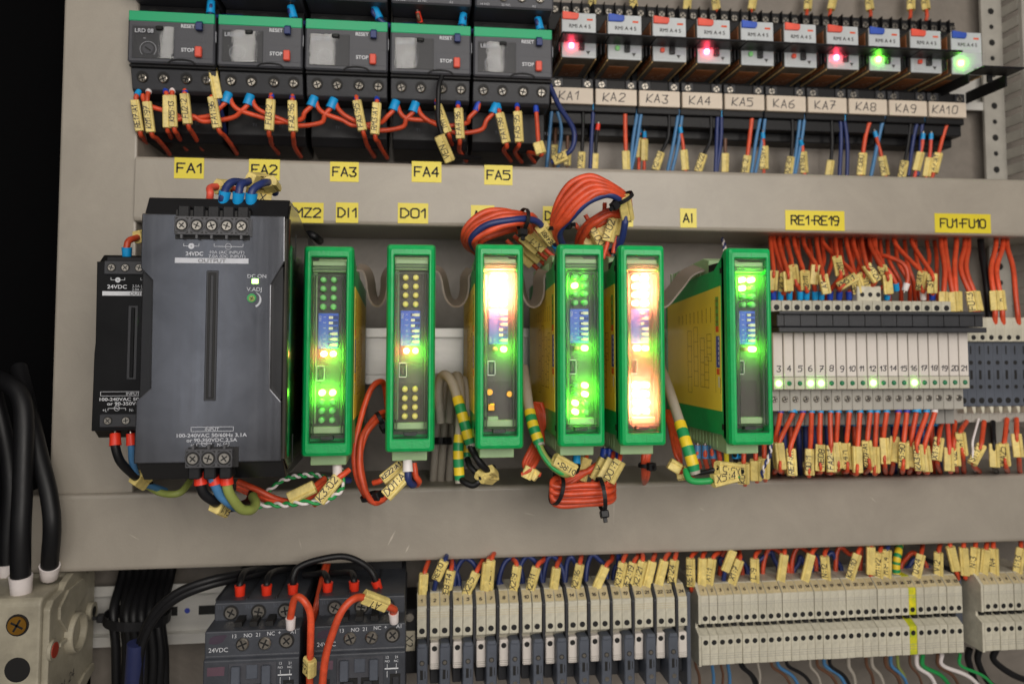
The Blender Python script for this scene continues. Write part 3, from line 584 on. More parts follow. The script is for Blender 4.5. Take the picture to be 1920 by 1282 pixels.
kl = ['contactor whose foot shows above the first overload relay', 'contactor whose foot shows above the second overload relay', 'contactor above the middle overload relay, its lower edge in frame', 'contactor above the fourth overload relay, two screws in frame', 'contactor above the last overload relay, three bright screws in frame']
model = ['LRD 08', 'LRD 08', 'LRD 08', 'LRD 07', 'LRD 04']
RX = [-133.2+47*i for i in range(5)]
for i, x in enumerate(RX):
    r = OR if i == 0 else dup(OR, (x, 447, 151.7)); r.location = Vector((x, 447, 151.7))*MM; r['label'] = ol[i]
    q = KM if i == 0 else dup(KM, (x, 440, 189)); q.location = Vector((x, 440, 189))*MM; q['label'] = kl[i]
for r, t in [(o_, t_) for o_, t_ in zip([OR]+[o for o in SC.collection.objects if o.name.startswith('overload_relay.')], model)]:
    m = M(); m.text(t, (-14, -1.2, 17.2), 2.3, inkg, bold=.08); m.build('lettering', r)
# ------------------------------------------------------------------ plug-in relays on sockets with handwritten plates
SK = thing('relay_socket', '', 'relay socket', (96.6, 484, 149), 'relay sockets KA1 to KA10')
m = M(); m.box(-13.7, 13.7, 16, 31, -16, 68, blackp, .5); m.box(-13.7, 13.7, 3, 17, -4, 17, blackp, .5); m.box(-13.7, 13.7, 9, 17, 50, 68.5, blackp, .5); m.box(-13.5, 13.5, 6, 16, -11, -4, blackp, .4)
for x in (-9.5, -2.5, 4.5, 11): m.disc((x, 8.95, 63.6), 3, darkhole, 16); m.box(x-3.4, x-2.9, 6, 16, 61, 69, blackp, .2)
for x in (-11.6, -7, 8.2, 12): m.box(x-1.6, x+1.6, 1.6, 4, 11, 16.5, greyk, .3)
m.build('body', SK)
m = M(); m.box(-13.2, 13.3, 0, 3, 0, 10.2, mat('label_plate', (216, 202, 184), .45, var=.05, gain=1.0), .3); m.build('label_plate', SK)
for x in (-9.5, -2.5, 4.5, 11): screw(SK, x, 8.8, 63.2, 2.3, False)
for x in (-9, 10): screw(SK, x, 2.6, 13.2, 2.3, False)
m = M()
m.box(-12.4, 15.6, -33.5, -19.2, 31.2, 32.5, blackp, .4)
m.box(13.2, 14.4, -20, 18, 24.4, 32.3, blackp, .4); m.box(-12.6, -11.6, -20, 18, 25.4, 32.3, blackp, .4); m.box(.2, 3.6, -21, -19.0, 26.6, 31.4, blackp, .4)
CLIP = m.build('retaining_clip', SK)
RL = thing('plug_relay', '', 'plug-in relay', (97, 465, 171), 'plug-in relays KA1 to KA10')
m = M(); m.box(-10.6, 10.6, .6, 40, .3, 27.8, smoke, .6); m.box(-10.9, -10.5, 4, 34, 2, 26, amberk, .1); m.box(10.1, 10.9, 1.5, 40, -.2, .9, mat('relay_edge', (190, 160, 110), .25), .2); m.box(-10.8, -10.1, 1.5, 40, -.2, .7, MATS['relay_edge'], .2); m.box(-7, 6, 12, 34, .1, .4, amberk, .1); m.build('relay_body', RL)
m = M(); m.box(-10.4, 10.6, 0, 1, .4, 28, whitec, .3); m.build('front_face', RL)
m = M(); m.text('RMI A 4 5', (.6, -.06, 19.8), 2.4, inkb, bold=.1); m.box(5, 8.6, -.08, .1, 23.4, 24.6, redprint); m.box(-3, 8, -.06, .05, 15.8, 16.3, inkg); m.text('24 V', (-.5, -.06, 16.8), 1.2, inkg) 
m.add([(5.6, -.06, .9+1.5), (4.2, -.06, 4.6), (7, -.06, 4.6)], [(0, 1, 2)], inkb); m.box(2.6, 9.6, -.05, .05, 4.7, 7.4, inkg)
m.build('lettering', RL)
m = M(); m.box(-10.3, 10.5, -3.3, -2.8, .5, 13.5, cover_m, .15); m.build('clear_case', RL)  # front sheet of the clear case, added so its veil glows round the lamp
tabs = 'rbrrbrrbrb'; leds = ['R', 'g', 'r', 'R', 'g', 'r', 'R', 'G', 'r', 'G']
def tabm(mt): o = M(); o.prism([(-10.2, 23.6), (-1.2, 23.6), (-.2, 25), (-.2, 27.4), (-9.6, 28.4), (-10.2, 28.2)], 'y', -1.2, .1, mt, .3, 1); return shared(o, 'test_tab')
TABM = {'r': tabm(mat('tab_red', (216, 84, 66), .4)), 'b': tabm(mat('tab_blue', (50, 82, 172), .4))}
def sqled(mt): o = M(); o.box(-1.3, 1.3, -1.9, .3, -1.4, 1.4, mt, .5); return shared(o, 'lamp')
SQ = {'R': sqled(ledR), 'G': sqled(ledG), 'g': sqled(ledg0), 'r': sqled(ledr0)}
st = {'R': 'its red lamp lit', 'G': 'its green lamp lit', 'g': 'its green lamp off', 'r': 'its red lamp off'}
sroots = []
for i in range(10):
    x = 96.6+28.15*i
    s_ = SK if i == 0 else dup(SK, (x, 484, 149)); r = RL if i == 0 else dup(RL, (x+.6, 465, 171))
    s_['label'] = 'black relay socket with handwritten plate KA%d' % (i+1); r['label'] = 'clear plug-in relay with %s tab above plate KA%d, %s' % ({'r': 'red', 'b': 'blue'}[tabs[i]], i+1, st[leds[i]])
    sroots.append((s_, r))
for i, (s_, r) in enumerate(sroots):
    m = M(); m.hand('KA%d' % (i+1), (-1.6, -.06, 5), 5.2, ink, w=.6, adv=.98); m.build('lettering', s_)
    link('test_tab', TABM[tabs[i]], r, (0, 0, 0)); link('lamp', SQ[leds[i]], r, (-4.8, -.1, 7.4 if leds[i].isupper() else 7))
    if i == 9:
        c = [c for c in s_.children if c.name.startswith('retaining_clip')][0]; c.rotation_euler = (0.0, .0, 0); c.location = Vector((10, -4, -10.5))*MM
# ------------------------------------------------------------------ slim relay row and fuse terminals
N0, N1 = 3, 21
SL = thing('slim_relay', '', 'slim relay', (198.2, 420, -26), 'slim numbered relays under the black jumper bar')
def hole(m, x, y, z, r, nrm=(0, -1, 0), n=14): m.disc((x, y, z), r, darkhole, n, nrm)
m = M(); m.box(-3.0, 3.0, 1, 80, 0, 36, lgrey, .3); m.box(-3.0, 3.0, 14, 80, 36, 50, cream, .4); m.box(-3.0, 3.0, 6, 80, -12, 0, lgrey, .3); m.box(-2.9, 2.9, 14, 80, -21, -12, mat('mid_grey_plastic', (140, 138, 132), .5, gain=.95), .3)
hole(m, 0, 13.95, 46, 1.7); m.build('body', SL)
m = M(); m.box(-2.9, 2.55, 0, 2, 7.2, 31.6, white, .35); m.build('marker_plate', SL)
m = M(); m.box(-2.9, 2.9, .2, 1.6, .2, 6.9, cream, .3); m.build('lamp_holder', SL)
screw(SL, 0, 5.9, -5.5, 1.7, False)
slm = {'on': ledmesh(ledGs, 1.7), 'off': ledmesh(mat('lamp_dark_green', (34, 110, 74), .3), 1.35)}
for n in range(N0, N1+1):
    x = 198.2+6.14*(n-3); r = SL if n == N0 else dup(SL, (x, 420, -26))
    r['label'] = 'slim relay with plate numbered %d, %s' % (n, 'its green lamp lit' if n in (3, 6, 7, 12, 16) else 'its green lamp dark')
for n, r in zip(range(N0, N1+1), [SL]+[o for o in SC.collection.objects if o.name.startswith('slim_relay.')]):
    m = M(); m.hand(str(n), (-.1, -.06, 11.6), 3.1 if n < 10 else 2.7, ink, w=.5, adv=.85); m.build('lettering', r)
    link('lamp', slm['on' if n in (3, 6, 7, 12, 16) else 'off'], r, (0, .2, 3.6))
m = M(); m.box(194, 315, 412, 432, 8.6, 15.6, greyk, .4); m.box(194, 315.6, 410, 432, 5.5, 8.3, greyk, .4); m.box(194, 314.2, 409.4, 424, 15.2, 17, greyk, .4)
for k in range(13): m.box(198+k*9.3, 198.2+k*9.3, 411.6, 412.1, 8.8, 15.2, darkhole)
tag(m.build('jumper_bar', None, (250, 412, 8)), 'black slotted jumper bar across the numbered slim relays', 'jumper bar')
m = M(); m.box(257, 272, 440, 500, 22, 33, cream, .5)
for x in (260, 265, 270): m.disc((x, 439.95, 28), 1.4, darkhole, 12)
tag(m.build('terminal_block', None, (264, 440, 22)), 'small cream three-hole terminal raised behind the slim relay row', 'terminal')
FU = thing('fuse_terminal', '', 'fuse terminal', (330, 440, -26), 'fuse terminals at the right edge')
m = M(); m.box(-2.9, 2.9, 0, 60, 26.5, 41, cream, .4); m.box(-2.9, 2.9, 3, 60, -12, 26.5, greyl, .3); m.box(-2.9, 2.9, 8, 60, -22, -13, lgrey, .3)
hole(m, 0, -.05, 29, 1.5); hole(m, 0, 2.95, 14, 1.3); hole(m, 0, 2.95, -.4, 1.2); m.box(-.4, .4, 2.9, 3.1, 19, 24, darkhole); m.box(-.8, .8, 2.9, 3.1, 4, 9.5, darkhole); hole(m, .3, 2.95, -8.5, 1.8)
m.prism([(-1, -12), (1.5, -12), (1.2, -16), (-.2, -16)], 'y', 2, 9, cream, .2, 1)
m.build('body', FU)
for k in range(12):
    r = FU if k == 0 else dup(FU, (324+5.75*k, 440, -26)); r.location = Vector((324+5.75*k, 440, -26))*MM
    r['label'] = '%s fuse terminal from the left, cream over slate, past the slim relays' % ORD[k]
# ------------------------------------------------------------------ lower terminal rows
XA = [W(p, 1150, 440).x for p in (803, 846, 889.5, 933, 976, 1019.5, 1062, 1104, 1146, 1187, 1228, 1268.7)]
TA = thing('rail_terminal', '', 'terminal', (0, 440, -157), 'numbered terminals of the fused row')
m = M(); m.prism([(0, 0), (0, 15.6), (7, 21.5), (26, 21.5), (26, -4), (6, -4), (4, 0)], 'x', -2.6, 2.6, cream, .35, 2)
for z in (10.4, 11.6, 12.8): m.box(-2.5, 2.5, -.06, .1, z-.1, z+.1, creamy)
hole(m, 0, -.06, 3.2, 1.55); m.build('body', TA)
m = M(); m.add([(-2.3, .45, 16.2), (2.3, .45, 16.2), (2.3, 6.2, 21.1), (-2.3, 6.2, 21.1)], [(0, 1, 2, 3)], creamy); m.build('number_tab', TA)
m = M(); m.box(-2.5, 2.5, 1, 24, -17.5, -3.5, white, .5)
for z in (-14.4, -15.4, -16.4): m.box(-2.4, 2.4, .93, 1.1, z-.12, z+.12, lgrey)
hole(m, -.1, .94, -6.5, 1.45); m.box(-2.2, 2.2, 9, 30, -28, -17.5, greyk, .3); WB = shared(m, 'lower_block')
m = M(); m.box(-2.7, 2.9, -4, 20, -30, -3.2, greyl, .5); m.box(-2.4, 2.4, -4.6, 4, -4.2, -2, greyl, .5); m.box(-1.0, .5, -4.07, -3.8, -20.5, -15.6, darkhole); m.box(1.4, 1.8, -4.07, -3.8, -20, -16, darkhole); m.disc((0, -4.06, -12), 1.35, darkhole, 14); m.cyl((0, -3.6, -12), (0, -4.2, -12), .95, screwm, 12); m.cyl((.2, -3.8, -24.8), (.2, -4.3, -24.8), 1.2, screwm, 12)
FL = shared(m, 'fuse_lever')
tnum = 0
def add_ta(x, n):
    global tnum
    r = TA if tnum == 0 else dup(TA, (x, 440, -157)); r.location = Vector((x, 440, -157))*MM; tnum += 1; r.rotation_euler = (random.uniform(-.008, .008), random.uniform(-.007, .007), random.uniform(-.008, .008)); r.location.y += random.uniform(-.3, .3)*MM
    r['label'] = 'cream terminal numbered %d with %s below' % (n, 'white block' if n % 2 == 0 else 'slate fuse lever'); return r
tas = [(add_ta(W(791.5, 1150, 440).x, 1), 1)]
for k in range(12):
    g = (XA[k+1]-XA[k]) if k < 11 else 12.2
    tas.append((add_ta(XA[k]+g*.29, 2*k+2), 2*k+2))
    if k < 11: tas.append((add_ta(XA[k]+g*.715, 2*k+3), 2*k+3))
    m = M(); m.prism([(-1, -5), (-1, 15), (5, 22.5), (30, 23), (30, -16), (4, -16), (0, -9)], 'x', -.75, .75, greyk, .2, 1)
    o_ = m.build('partition_plate'); o_.location = Vector((XA[k], 440, -157))*MM
    tag(o_, 'thin slate partition plate between the fused-row terminals numbered %d and %d' % (2*k+1, 2*k+2), 'partition plate', 'partition plates in the fused row')
for r, n in tas:
    o = M(); o.hand(str(n), (0, 2.4, 18.4), 1.7, ink, up=(0, 5.75, 4.9), w=.36, adv=.85); o.build('lettering', r)
    link('lower_block' if n % 2 == 0 else 'fuse_lever', WB if n % 2 == 0 else FL, r, (0, 0, 0))
m = M(); m.box(-1.2, 1.2, -1, 40, -36, 18, greyl, .4); o_ = m.build('end_bracket'); o_.location = Vector((W(1291, 1150, 440).x+.4, 442, -157))*MM; tag(o_, 'slate end bracket between the fused row and the plain terminal row', 'end bracket')
m = M(); m.box(-4.6, 4.6, 0, 40, -18, 16, blackp, .6); m.box(-3.2, 3, -.4, .6, -6, 4.6, ivory, .3); m.text('X2', (0, -.5, -.5), 4.2, inkb, right=(0, 0, -1), up=(1, 0, 0)); m.cyl((0, 1, 12), (0, -1.4, 12), 2.2, screwm, 14)
o_ = m.build('end_stop'); o_.location = Vector((W(768, 1180, 446).x, 446, -160))*MM; tag(o_, 'black rail end stop with sideways X2 plate', 'end stop')
TC = thing('rail_terminal', '', 'terminal', (163.2, 450, -183), 'plain cream terminals of the long row')
m = M(); pr = [(0, 0), (0, 16.2), (5, 19), (8, 19.4), (8, 22), (4, 22.6), (0, 23), (0, 38.2), (7, 43.8), (34, 44), (34, 0)]
m.prism(pr, 'x', -2.4, 2.4, cream, .25, 1)
for z in (3.6, 4.9, 6.2, 33.2, 34.4): m.box(-2.35, 2.35, -.05, .1, z-.1, z+.1, lgrey)
hole(m, 0, -.06, 26, 1.5); hole(m, 0, -.06, 12.6, 1.5); m.box(-1.4, 1.2, 5, 7.6, 19.3, 22.2, darkhole); hole(m, 0, 6, 20, 1)
m.build('body', TC)
m = M(); m.add([(-2.2, .5, 38.75), (2.2, .5, 38.75), (2.2, 6.3, 43.4), (-2.2, 6.3, 43.4)], [(0, 1, 2, 3)], creamy); m.build('number_tab', TC)
yg = mat('earth_yellow', (216, 190, 24), .45, var=.2, scale=120, dirt=(.25, .4, .03))
tcs = []
def add_tc(x, lab_, n):
    r = TC if not tcs else dup(TC, (x, 450, -183)); r.location = Vector((x, 450, -183))*MM; r['label'] = lab_; r.rotation_euler = (random.uniform(-.006, .006), random.uniform(-.005, .005), 0); r.location.y += random.uniform(-.35, .35)*MM; tcs.append((r, n))
for k in range(33): add_tc(165.6+4.88*k, ('plain cream terminal numbered %d in the long row' % (k+1)) if k != 26 else 'yellow-green earth terminal in the long cream row', k+1)
for k in range(8): add_tc(340.5+5.0*k, 'plain cream terminal numbered %d in the short row at the right edge' % (k+1), k+1)
eb = None
for i, (r, n) in enumerate(tcs):
    o = M(); o.hand(str(n), (0, 2.6, 41), 1.6, ink, up=(0, 5.8, 4.65), w=.34, adv=.8); o.build('lettering', r)
    if i == 26:
        b = [c for c in r.children if c.name.startswith('body')][0]; me = b.data.copy(); b.data = me
        for q in range(len(me.materials)):
            if me.materials[q] == cream: me.materials[q] = yg
for x, l_ in ((162.2, 'cream end plate at the left of the long terminal row'), (337.0, 'cream end plate at the left of the short terminal row')):
    m = M(); m.prism([(-.3, -.6), (-.3, 16.6), (5, 19.4), (5, 22), (-.3, 22.8), (-.3, 38.8), (7, 44.4), (36, 44.6), (36, -.6)], 'x', -.8, .8, cream, .3, 2)
    o_ = m.build('end_plate'); o_.location = Vector((x, 450, -183))*MM; tag(o_, l_, 'end plate')
m = M(); m.box(327.5, 333, 462, 500, -182, -140, greyl, .5); tag(m.build('end_bracket', None, (330, 462, -182)), 'slate end bracket between the long and short terminal rows', 'end bracket')
rail(130, 420, -164, 486, 'zinc mounting rail under the cream terminals', slots=False)
# ------------------------------------------------------------------ lower contactors
kcg = mat('contactor_grey', (60, 63, 70), .45, bump=.2, gain=1.05, grime=.15, gscale=80)
KC = thing('contactor', '', 'contactor', (-77, 409, -139), 'contactors at the bottom')
m = M()
m.prism([(0, -11.2), (0, 0), (3, .3), (90, .3), (90, -60), (-2, -60), (-2, -13), (0, -12)], 'x', -22.4, 22.4, kcg, .6, 2)
m.prism([(15, -1), (15, 8.6), (17, 9.4), (90, 10), (90, -1)], 'x', -21.6, 21.8, kcg, .5, 2)
for x in (-21.8, -7, 7.6): m.box(x, x+.9, 17, 60, 9, 10.4, greyk, .2)
for x in (-9.6, -2.4, 5.2): m.box(x, x+3.6, 4, 15, 0, 2.6, darkhole)
m.box(-10.8, 11.8, -2.3, -1.7, -40, -14.6, grey, .3); m.box(-9.2, -5, -4.4, -1, -25.5, -15.6, greyl, .4); m.box(5, 9.2, -4.4, -1, -25.5, -15.6, greyl, .4); m.box(-2.4, 3, -2.8, -1, -22, -15.4, greyl, .3)
m.box(-9, -.6, -2.6, -2.2, -40, -24.4, darkhole); m.box(1, 9.6, -2.6, -2.2, -40, -24.4, darkhole); m.box(-7.4, -2.6, -3.8, -2, -40, -25.8, greyk, .3); m.box(2, 6.4, -3.8, -2, -40, -25.8, greyk, .3)
m.box(-18.6, -14, -2.3, -1.9, -40, -24.6, darkhole); m.box(15, 20, -2.3, -1.9, -36, -23.4, darkhole); m.box(16.2, 19.4, -3, -2, -36, -24.6, greyk, .3)
m.build('body', KC)
m = M(); m.text('24VDC', (-16, -.1, -8.6), 2.2, inkw)
for t, x, z in (('13', -8.6, -2.4), ('NO', -2.2, -2.2), ('21', 2.4, -2.1), ('NC', 8.6, -1.8), ('+', 12.6, -1.6), ('A1', 19, -1.4)): m.text(t, (x, -.1, z), 1.9, inkw)
for t, x in (('13', 13.6), ('21', 18)): m.text(t, (x, -2.1, -15.4), 1.3, inkw); m.box(x-.12, x+.12, -2.15, -2, -20.4, -18.6, inkw); m.box(x-.12, x+.12, -2.15, -2, -25, -22, inkw)
m.text('NO', (13.6, -2.1, -17.3), 1.1, inkw); m.text('NC', (18, -2.1, -17.3), 1.1, inkw); m.box(12.4, 19, -2.15, -2, -21.2, -20.6, inkw); m.text('1L1', (-18.5, 14.9, 6.8), 1.8, greyl); m.text('3L2', (-5, 14.9, 6.8), 1.8, greyl); m.text('5L3', (8.6, 14.9, 6.8), 1.8, greyl)
m.prism([(-20.5, -5.6), (-17, -6), (-14, -5), (-12, -2), (-13, -1.6), (-18, -2), (-20, -3)], 'y', -.1, .1, mat('violet_smudge', (58, 46, 60), .7))
m.prism([(-20.5, -20), (-12.6, -20), (-12.4, -15.8), (-20.5, -16)], 'y', -2.1, -1.9, mat('red_smudge', (86, 62, 74), .7)); m.build('lettering', KC)
for x in (-4.6, 5.8): screw(KC, x, -.1, -6.2, 3.0, False)
screw(KC, 16, -.1, -5.6, 2.8, True)
for x in (-13.6, -.2, 12.8): screw(KC, x, 14.8, 3.9, 2.8)
KC['label'] = 'slate contactor at the bottom left, a short red wire looping off its A1'
d2 = dup(KC, (-26, 409, -138.5), 'slate contactor at the bottom with a long red wire crossing its face')
m = M(); m.box(-50, -6, 470, 512, -150, -124, blackp, .6); tag(m.build('terminal_shroud', None, (-25, 470, -150)), 'black shroud behind the right bottom contactor, under the beam', 'shroud')
# ------------------------------------------------------------------ isolator block at the bottom left
IS = thing('isolator', 'yellowed cream isolator block with brass screw and round boss at bottom left', 'isolator', (-183, 430, -165))
m = M()
m.prism([(0, -62), (0, 36), (2, 38.5), (20, 39.5), (34, 39.5), (34, 42), (54, 42), (54, -62)], 'x', -44, 0, ivory, 1.2, 2)
m.prism([(3, -60), (3, 32), (7, 35.5), (18, 37), (22, 40), (30, 42.6), (44, 43.4), (48, 42), (48, 37), (59, 37), (60, 33), (60, -18), (54, -24), (48, -27), (48, -60)], 'x', -1, 3, ivory, .6, 2)
m.prism([(12, 30), (22, 36), (40, 37), (44, 34), (44, 27), (36, 24), (30, 22), (22, 14), (12, 24)], 'x', 2.8, 4.4, ivory, .4, 2)
m.cyl((2.8, 31, 11), (3.6, 31, 11), 10.5, ivory, 28); m.loft([[(x_, 31+r_*math.cos(a*math.pi/16), 11+r_*math.sin(a*math.pi/16)) for a in range(32)] for x_, r_ in ((2.9, 10.6), (6.6, 10.2), (7, 9.6), (6.6, 8.8), (3.7, 8.4))], ivory)
m.cyl((2.8, 6.5, 11), (4.4, 6.5, 11), 5.2, ivory, 20); m.cyl((2.8, 53, 15), (5.6, 53, 15), 5.0, ivory, 20); m.disc((5.65, 53, 15), 2.8, darkhole, 16, (1, 0, 0)); m.box(2.8, 5, 12, 20, 10, 12.2, ivory, .4); m.box(2.8, 5, 41, 48, 12, 14.4, ivory, .4)
m.prism([(20, -28), (46, -16), (58, -15), (59, -19), (50, -22), (22, -34)], 'x', 2.8, 4.6, ivory, .4, 2)
m.disc((-10.6, -.05, 26), 5.4, darkhole, 24); m.disc((-10, -.05, 4.5), 6.0, darkhole, 24)
m.hand('R04/24', (3.1, 24, -12), 4, ink, right=(0, 1, .1), up=(0, 0, 1), w=.4)
m.build('body', IS)
m = M(); m.cyl((-10.6, 1, 26), (-10.6, -1, 26), 4.4, brass, 22)
for a in (.5, .5+math.pi/2): m.box(-3.2, 3.2, -1.1, -.8, -.5, .5, darkhole, 0, Matrix.Translation((-10.6, 0, 26)) @ Matrix.Rotation(a, 4, 'Y'))
m.build('brass_screw', IS)
m = M(); m.cyl((4.2, 6.5, 11), (4.8, 6.5, 11), 3.8, mat('dull_red', (150, 52, 36), .5), 18); m.build('red_stud', IS)
# ------------------------------------------------------------------ wires, ferrules and marker tags
COLN = {}
for k_, v_ in (('orange', orange), ('navy blue', navy), ('light blue', steelb), ('black', blackw), ('grey', greyw), ('brown', brownw), ('green', grnw), ('olive', olive), ('white', whitef)): COLN[v_] = k_
def at_len(C, t):
    L_ = [0]
    for a, b in zip(C, C[1:]): L_.append(L_[-1]+(b-a).length)
    d = t*L_[-1]; i = max(0, min(len(C)-2, next((k for k in range(len(L_)-1) if L_[k+1] >= d), len(C)-2)))
    u = (d-L_[i])/max(1e-6, L_[i+1]-L_[i]); return C[i].lerp(C[i+1], u), (C[i+1]-C[i]).normalized()
def marker_mesh(c, d, ln, txt, wid=5.2, roll=0.0, flip=False, name='wire_marker', parent=None, hollow=1.05):
    """yellow sleeve: c centre, d axis, its flat side turned towards the viewer"""
    d = Vector(d).normalized(); n = (-Vector(c)); n = (n-d*n.dot(d)).normalized(); w = n.cross(d).normalized()
    if w.x < 0: w = -w
    if roll: q = Matrix.Rotation(roll, 3, d); n = q @ n; w = q @ w
    k = wid/5.2
    prof = [(-2.5, -1.5), (-1, -1.9), (1.2, -1.9), (2.4, -1.6), (2.8, -.2), (2.6, 1.2), (2.0, 2.0), (1.3, 1.85), (.9, 1.45), (.55, 1.7), (-2.2, 1.75), (-2.65, 1.2)]
    if flip: prof = [(-a, b) for a, b in prof][::-1]
    o = M(); N = len(prof); lo = []
    a0, a1 = c-d*ln/2, c+d*ln/2
    cut = .35
    for p, s_ in ((a0, 1-cut*.2), (a0+d*.35, 1), (a1-d*.35, 1), (a1, 1-cut*.2)): lo.append([p+w*a*k*s_+n*b*k*s_ for a, b in prof])
    cx_ = sum(a for a, b in prof)/N
    def inner(p, r): return [p+w*(r*math.cos(math.atan2(b, a)))*k+n*(r*math.sin(math.atan2(b, a)))*k for a, b in prof]
    o.loft([inner(a0+d*2.5, hollow)]+[inner(a0, hollow)]+lo+[inner(a1, hollow)]+[inner(a1-d*2.5, hollow)], tagm)
    o.add(inner(a0+d*2.5, hollow), [tuple(range(N))], darkhole); o.add(inner(a1-d*2.5, hollow), [tuple(range(N))], darkhole)
    if txt:
        up = d if d.z > 0 else -d
        fx = (-.85 if not flip else .85)*k
        h = min(2.9*k, ln*1.12/max(1, len(txt)))
        upv = -w if n.dot(up.cross(-w)) > 0 else w
        o.hand(txt, c+w*fx+n*(1.8*k), h, ink, right=up, up=upv, w=.42, adv=.86)
    return o
CNT = {}
PEND = []
def wire(col, pts, r=1.3, fer=None, tags=(), fend=None, n=8, seg=6, world=False):
    """queue one wire: pts are (photo x, photo y, depth); fer/fend: (material, length) at its start/end; tags: (t, length, text, width, roll, flip)"""
    P = [Vector(p) if world else W(*p) for p in pts]
    PEND.append((col, spline(P, seg), r, fer, tags, fend, n))
def cname(mt): return COLN.get(mt, 'coloured')
def flush(region, group, cat='wire', sort=lambda C: C[0].x, name='wire', custom=None):
    """build the queued wires; labels count them from the left within their region"""
    PEND.sort(key=lambda w_: sort(w_[1])/max(w_[1][0].y, 1))
    for i, (col, C, r, fer, tags, fend, n) in enumerate(PEND):
        ph = [random.uniform(0, 6.28) for _ in range(6)]; q_ = len(C)-1
        C = [p+Vector((math.sin(k*.3+ph[0])+.5*math.sin(k*.55+ph[1]), math.sin(k*.3+ph[2]), math.sin(k*.28+ph[3])+.5*math.sin(k*.5+ph[4])))*(.17*min(1, k/4, (q_-k)/4)) for k, p in enumerate(C)]
        rr_ = [r]*len(C)
        for t in tags:
            c_, d_ = at_len(C, t[0])
            rr_ = [q*.62 if abs((p-c_).dot(d_)) < t[1]/2-.4 and (p-c_).length < t[1]/2+2 else q for p, q in zip(C, rr_)]
        o = M(); o.tube(C, rr_, col, n); a = tuple(C[0]); ob = o.build(name, None, a)
        tx = [t[2] for t in tags if t[2]]
        l_ = cname(col)+' '+cat+(' tagged '+tx[0] if tx else ' with blank tag' if tags else '')+', '+ORD[i]+' from left '+region
        if custom: l_ = custom[i]
        tag(ob, l_, cat, group)
        for end, sp_ in ((0, fer), (1, fend)):
            if not sp_: continue
            mt, ln = sp_[:2]; wf = sp_[2] if len(sp_) > 2 else 1.25
            Q = C if not end else C[::-1]
            acc = 0; path = [Q[0]]
            for p, q in zip(Q, Q[1:]):
                acc += (q-p).length; path.append(q)
                if acc >= ln: break
            d = (path[-1]-path[0]).normalized(); p0 = path[0]; p1 = p0+d*ln
            f = M(); f.tube([p0-d*1.1, p0+d*.1], .7, screwm, 8)
            f.tube([p0, p0+d*.3, p0+d*(ln*.62), p1], [r*wf*.86, r*wf*.93, r*wf*.98, r*wf*1.06], mt, 12); x = f.build('ferrule', ob, a); x.location = (0, 0, 0)
        for t in tags:
            tt, ln, txt = t[:3]; wd_ = t[3] if len(t) > 3 else 5.2; ro = t[4] if len(t) > 4 else 0; fl = t[5] if len(t) > 5 else False
            c, d = at_len(C, tt); x = marker_mesh(c, d, ln, txt, wd_, ro, fl).build('wire_marker', ob, a); x.location = (0, 0, 0)
    PEND.clear()
# --- under the overload relays
Yf = 458
def drop(x0, y0, fm, tx0, ty0, tx1, ty1, txt, endx, endy, col=orange, fl=5.2, wid=5.0, flip=False, roll=0, yend=492, r=1.3):
    """a wire out of a screw terminal, through a tag drawn from (tx0,ty0) to (tx1,ty1), then away into the dark"""
    A, B = W(tx0, ty0, Yf-3), W(tx1, ty1, Yf-3)
    pts = [W(x0, y0, Yf), A, B, W((tx1+endx)/2, (ty1*.5+endy*.5), Yf+4), W(endx, endy, Yf+16), W(endx+12, endy+18, yend)]
    C = spline(pts, 6); L_ = sum((b-a).length for a, b in zip(C, C[1:])); mid = (A+B)/2
    best = min(range(101), key=lambda k: (at_len(C, k/100)[0]-mid).length)/100
    PEND.append((col, C, r, (fm, fl) if fm else None, [(best, (B-A).length, txt, wid, roll, flip)], None, 10))
drop(265, 163, cyanf, 254, 190, 263, 248, 'RE17:A1', 272, 268, fl=6.2, wid=4.4)
drop(283, 160, whitef, 276, 192, 283, 249, 'KM1:97', 306, 272, wid=4.8)
drop(309, 163, dkf, 313, 180, 313, 240, '', 322, 258, wid=4.6)
drop(325, 160, whitef, 323, 180, 326, 240, 'KM5:13', 338, 262, wid=4.4)
drop(349, 163, dkf, 346, 177, 353, 234, 'FU2:2', 368, 262)
drop(396, 190, None, 398, 184, 410, 242, 'FA1:96', 432, 270)
drop(390, 108, dkf, 396, 124, 410, 186, '', 422, 246, col=navy, fl=4, flip=True)
drop(511, 171, dkf, 508, 188, 504, 246, 'FU3:2', 510, 270)
drop(549, 173, dkf, 548, 190, 550, 248, 'FA2:96', 552, 276)
drop(667, 176, dkf, 669, 191, 681, 247, 'FA3:95', 690, 276)
drop(706, 178, dkf, 706, 195, 704, 254, 'RM3:A1', 714, 278)
drop(817, 184, dkf, 822, 198, 840, 250, 'TM1:95', 848, 272, wid=4.6)
drop(859, 188, dkf, 859, 205, 862, 262, 'FA4:96', 862, 284)
drop(933, 190, cyanf, 937, 214, 949, 270, 'FA1:98', 946, 284, fl=6.4)
drop(969, 190, dkf, 971, 210, 973, 268, 'FA5:95', 966, 286)
drop(1004, 193, dkf, 1010, 268, 1016, 290, '', 990, 286, fl=6, wid=6)
pts = [W(829, 143, 446), W(822, 170, 444), W(821, 222, 447), W(828, 252, 449), W(836, 282, 450), W(850, 292, 458), W(900, 298, 480)]
PEND.append((blackw, spline(pts, 6), 1.4, None, [(.52, 15.5, 'VEN.', 6, 0, False)], None, 10))
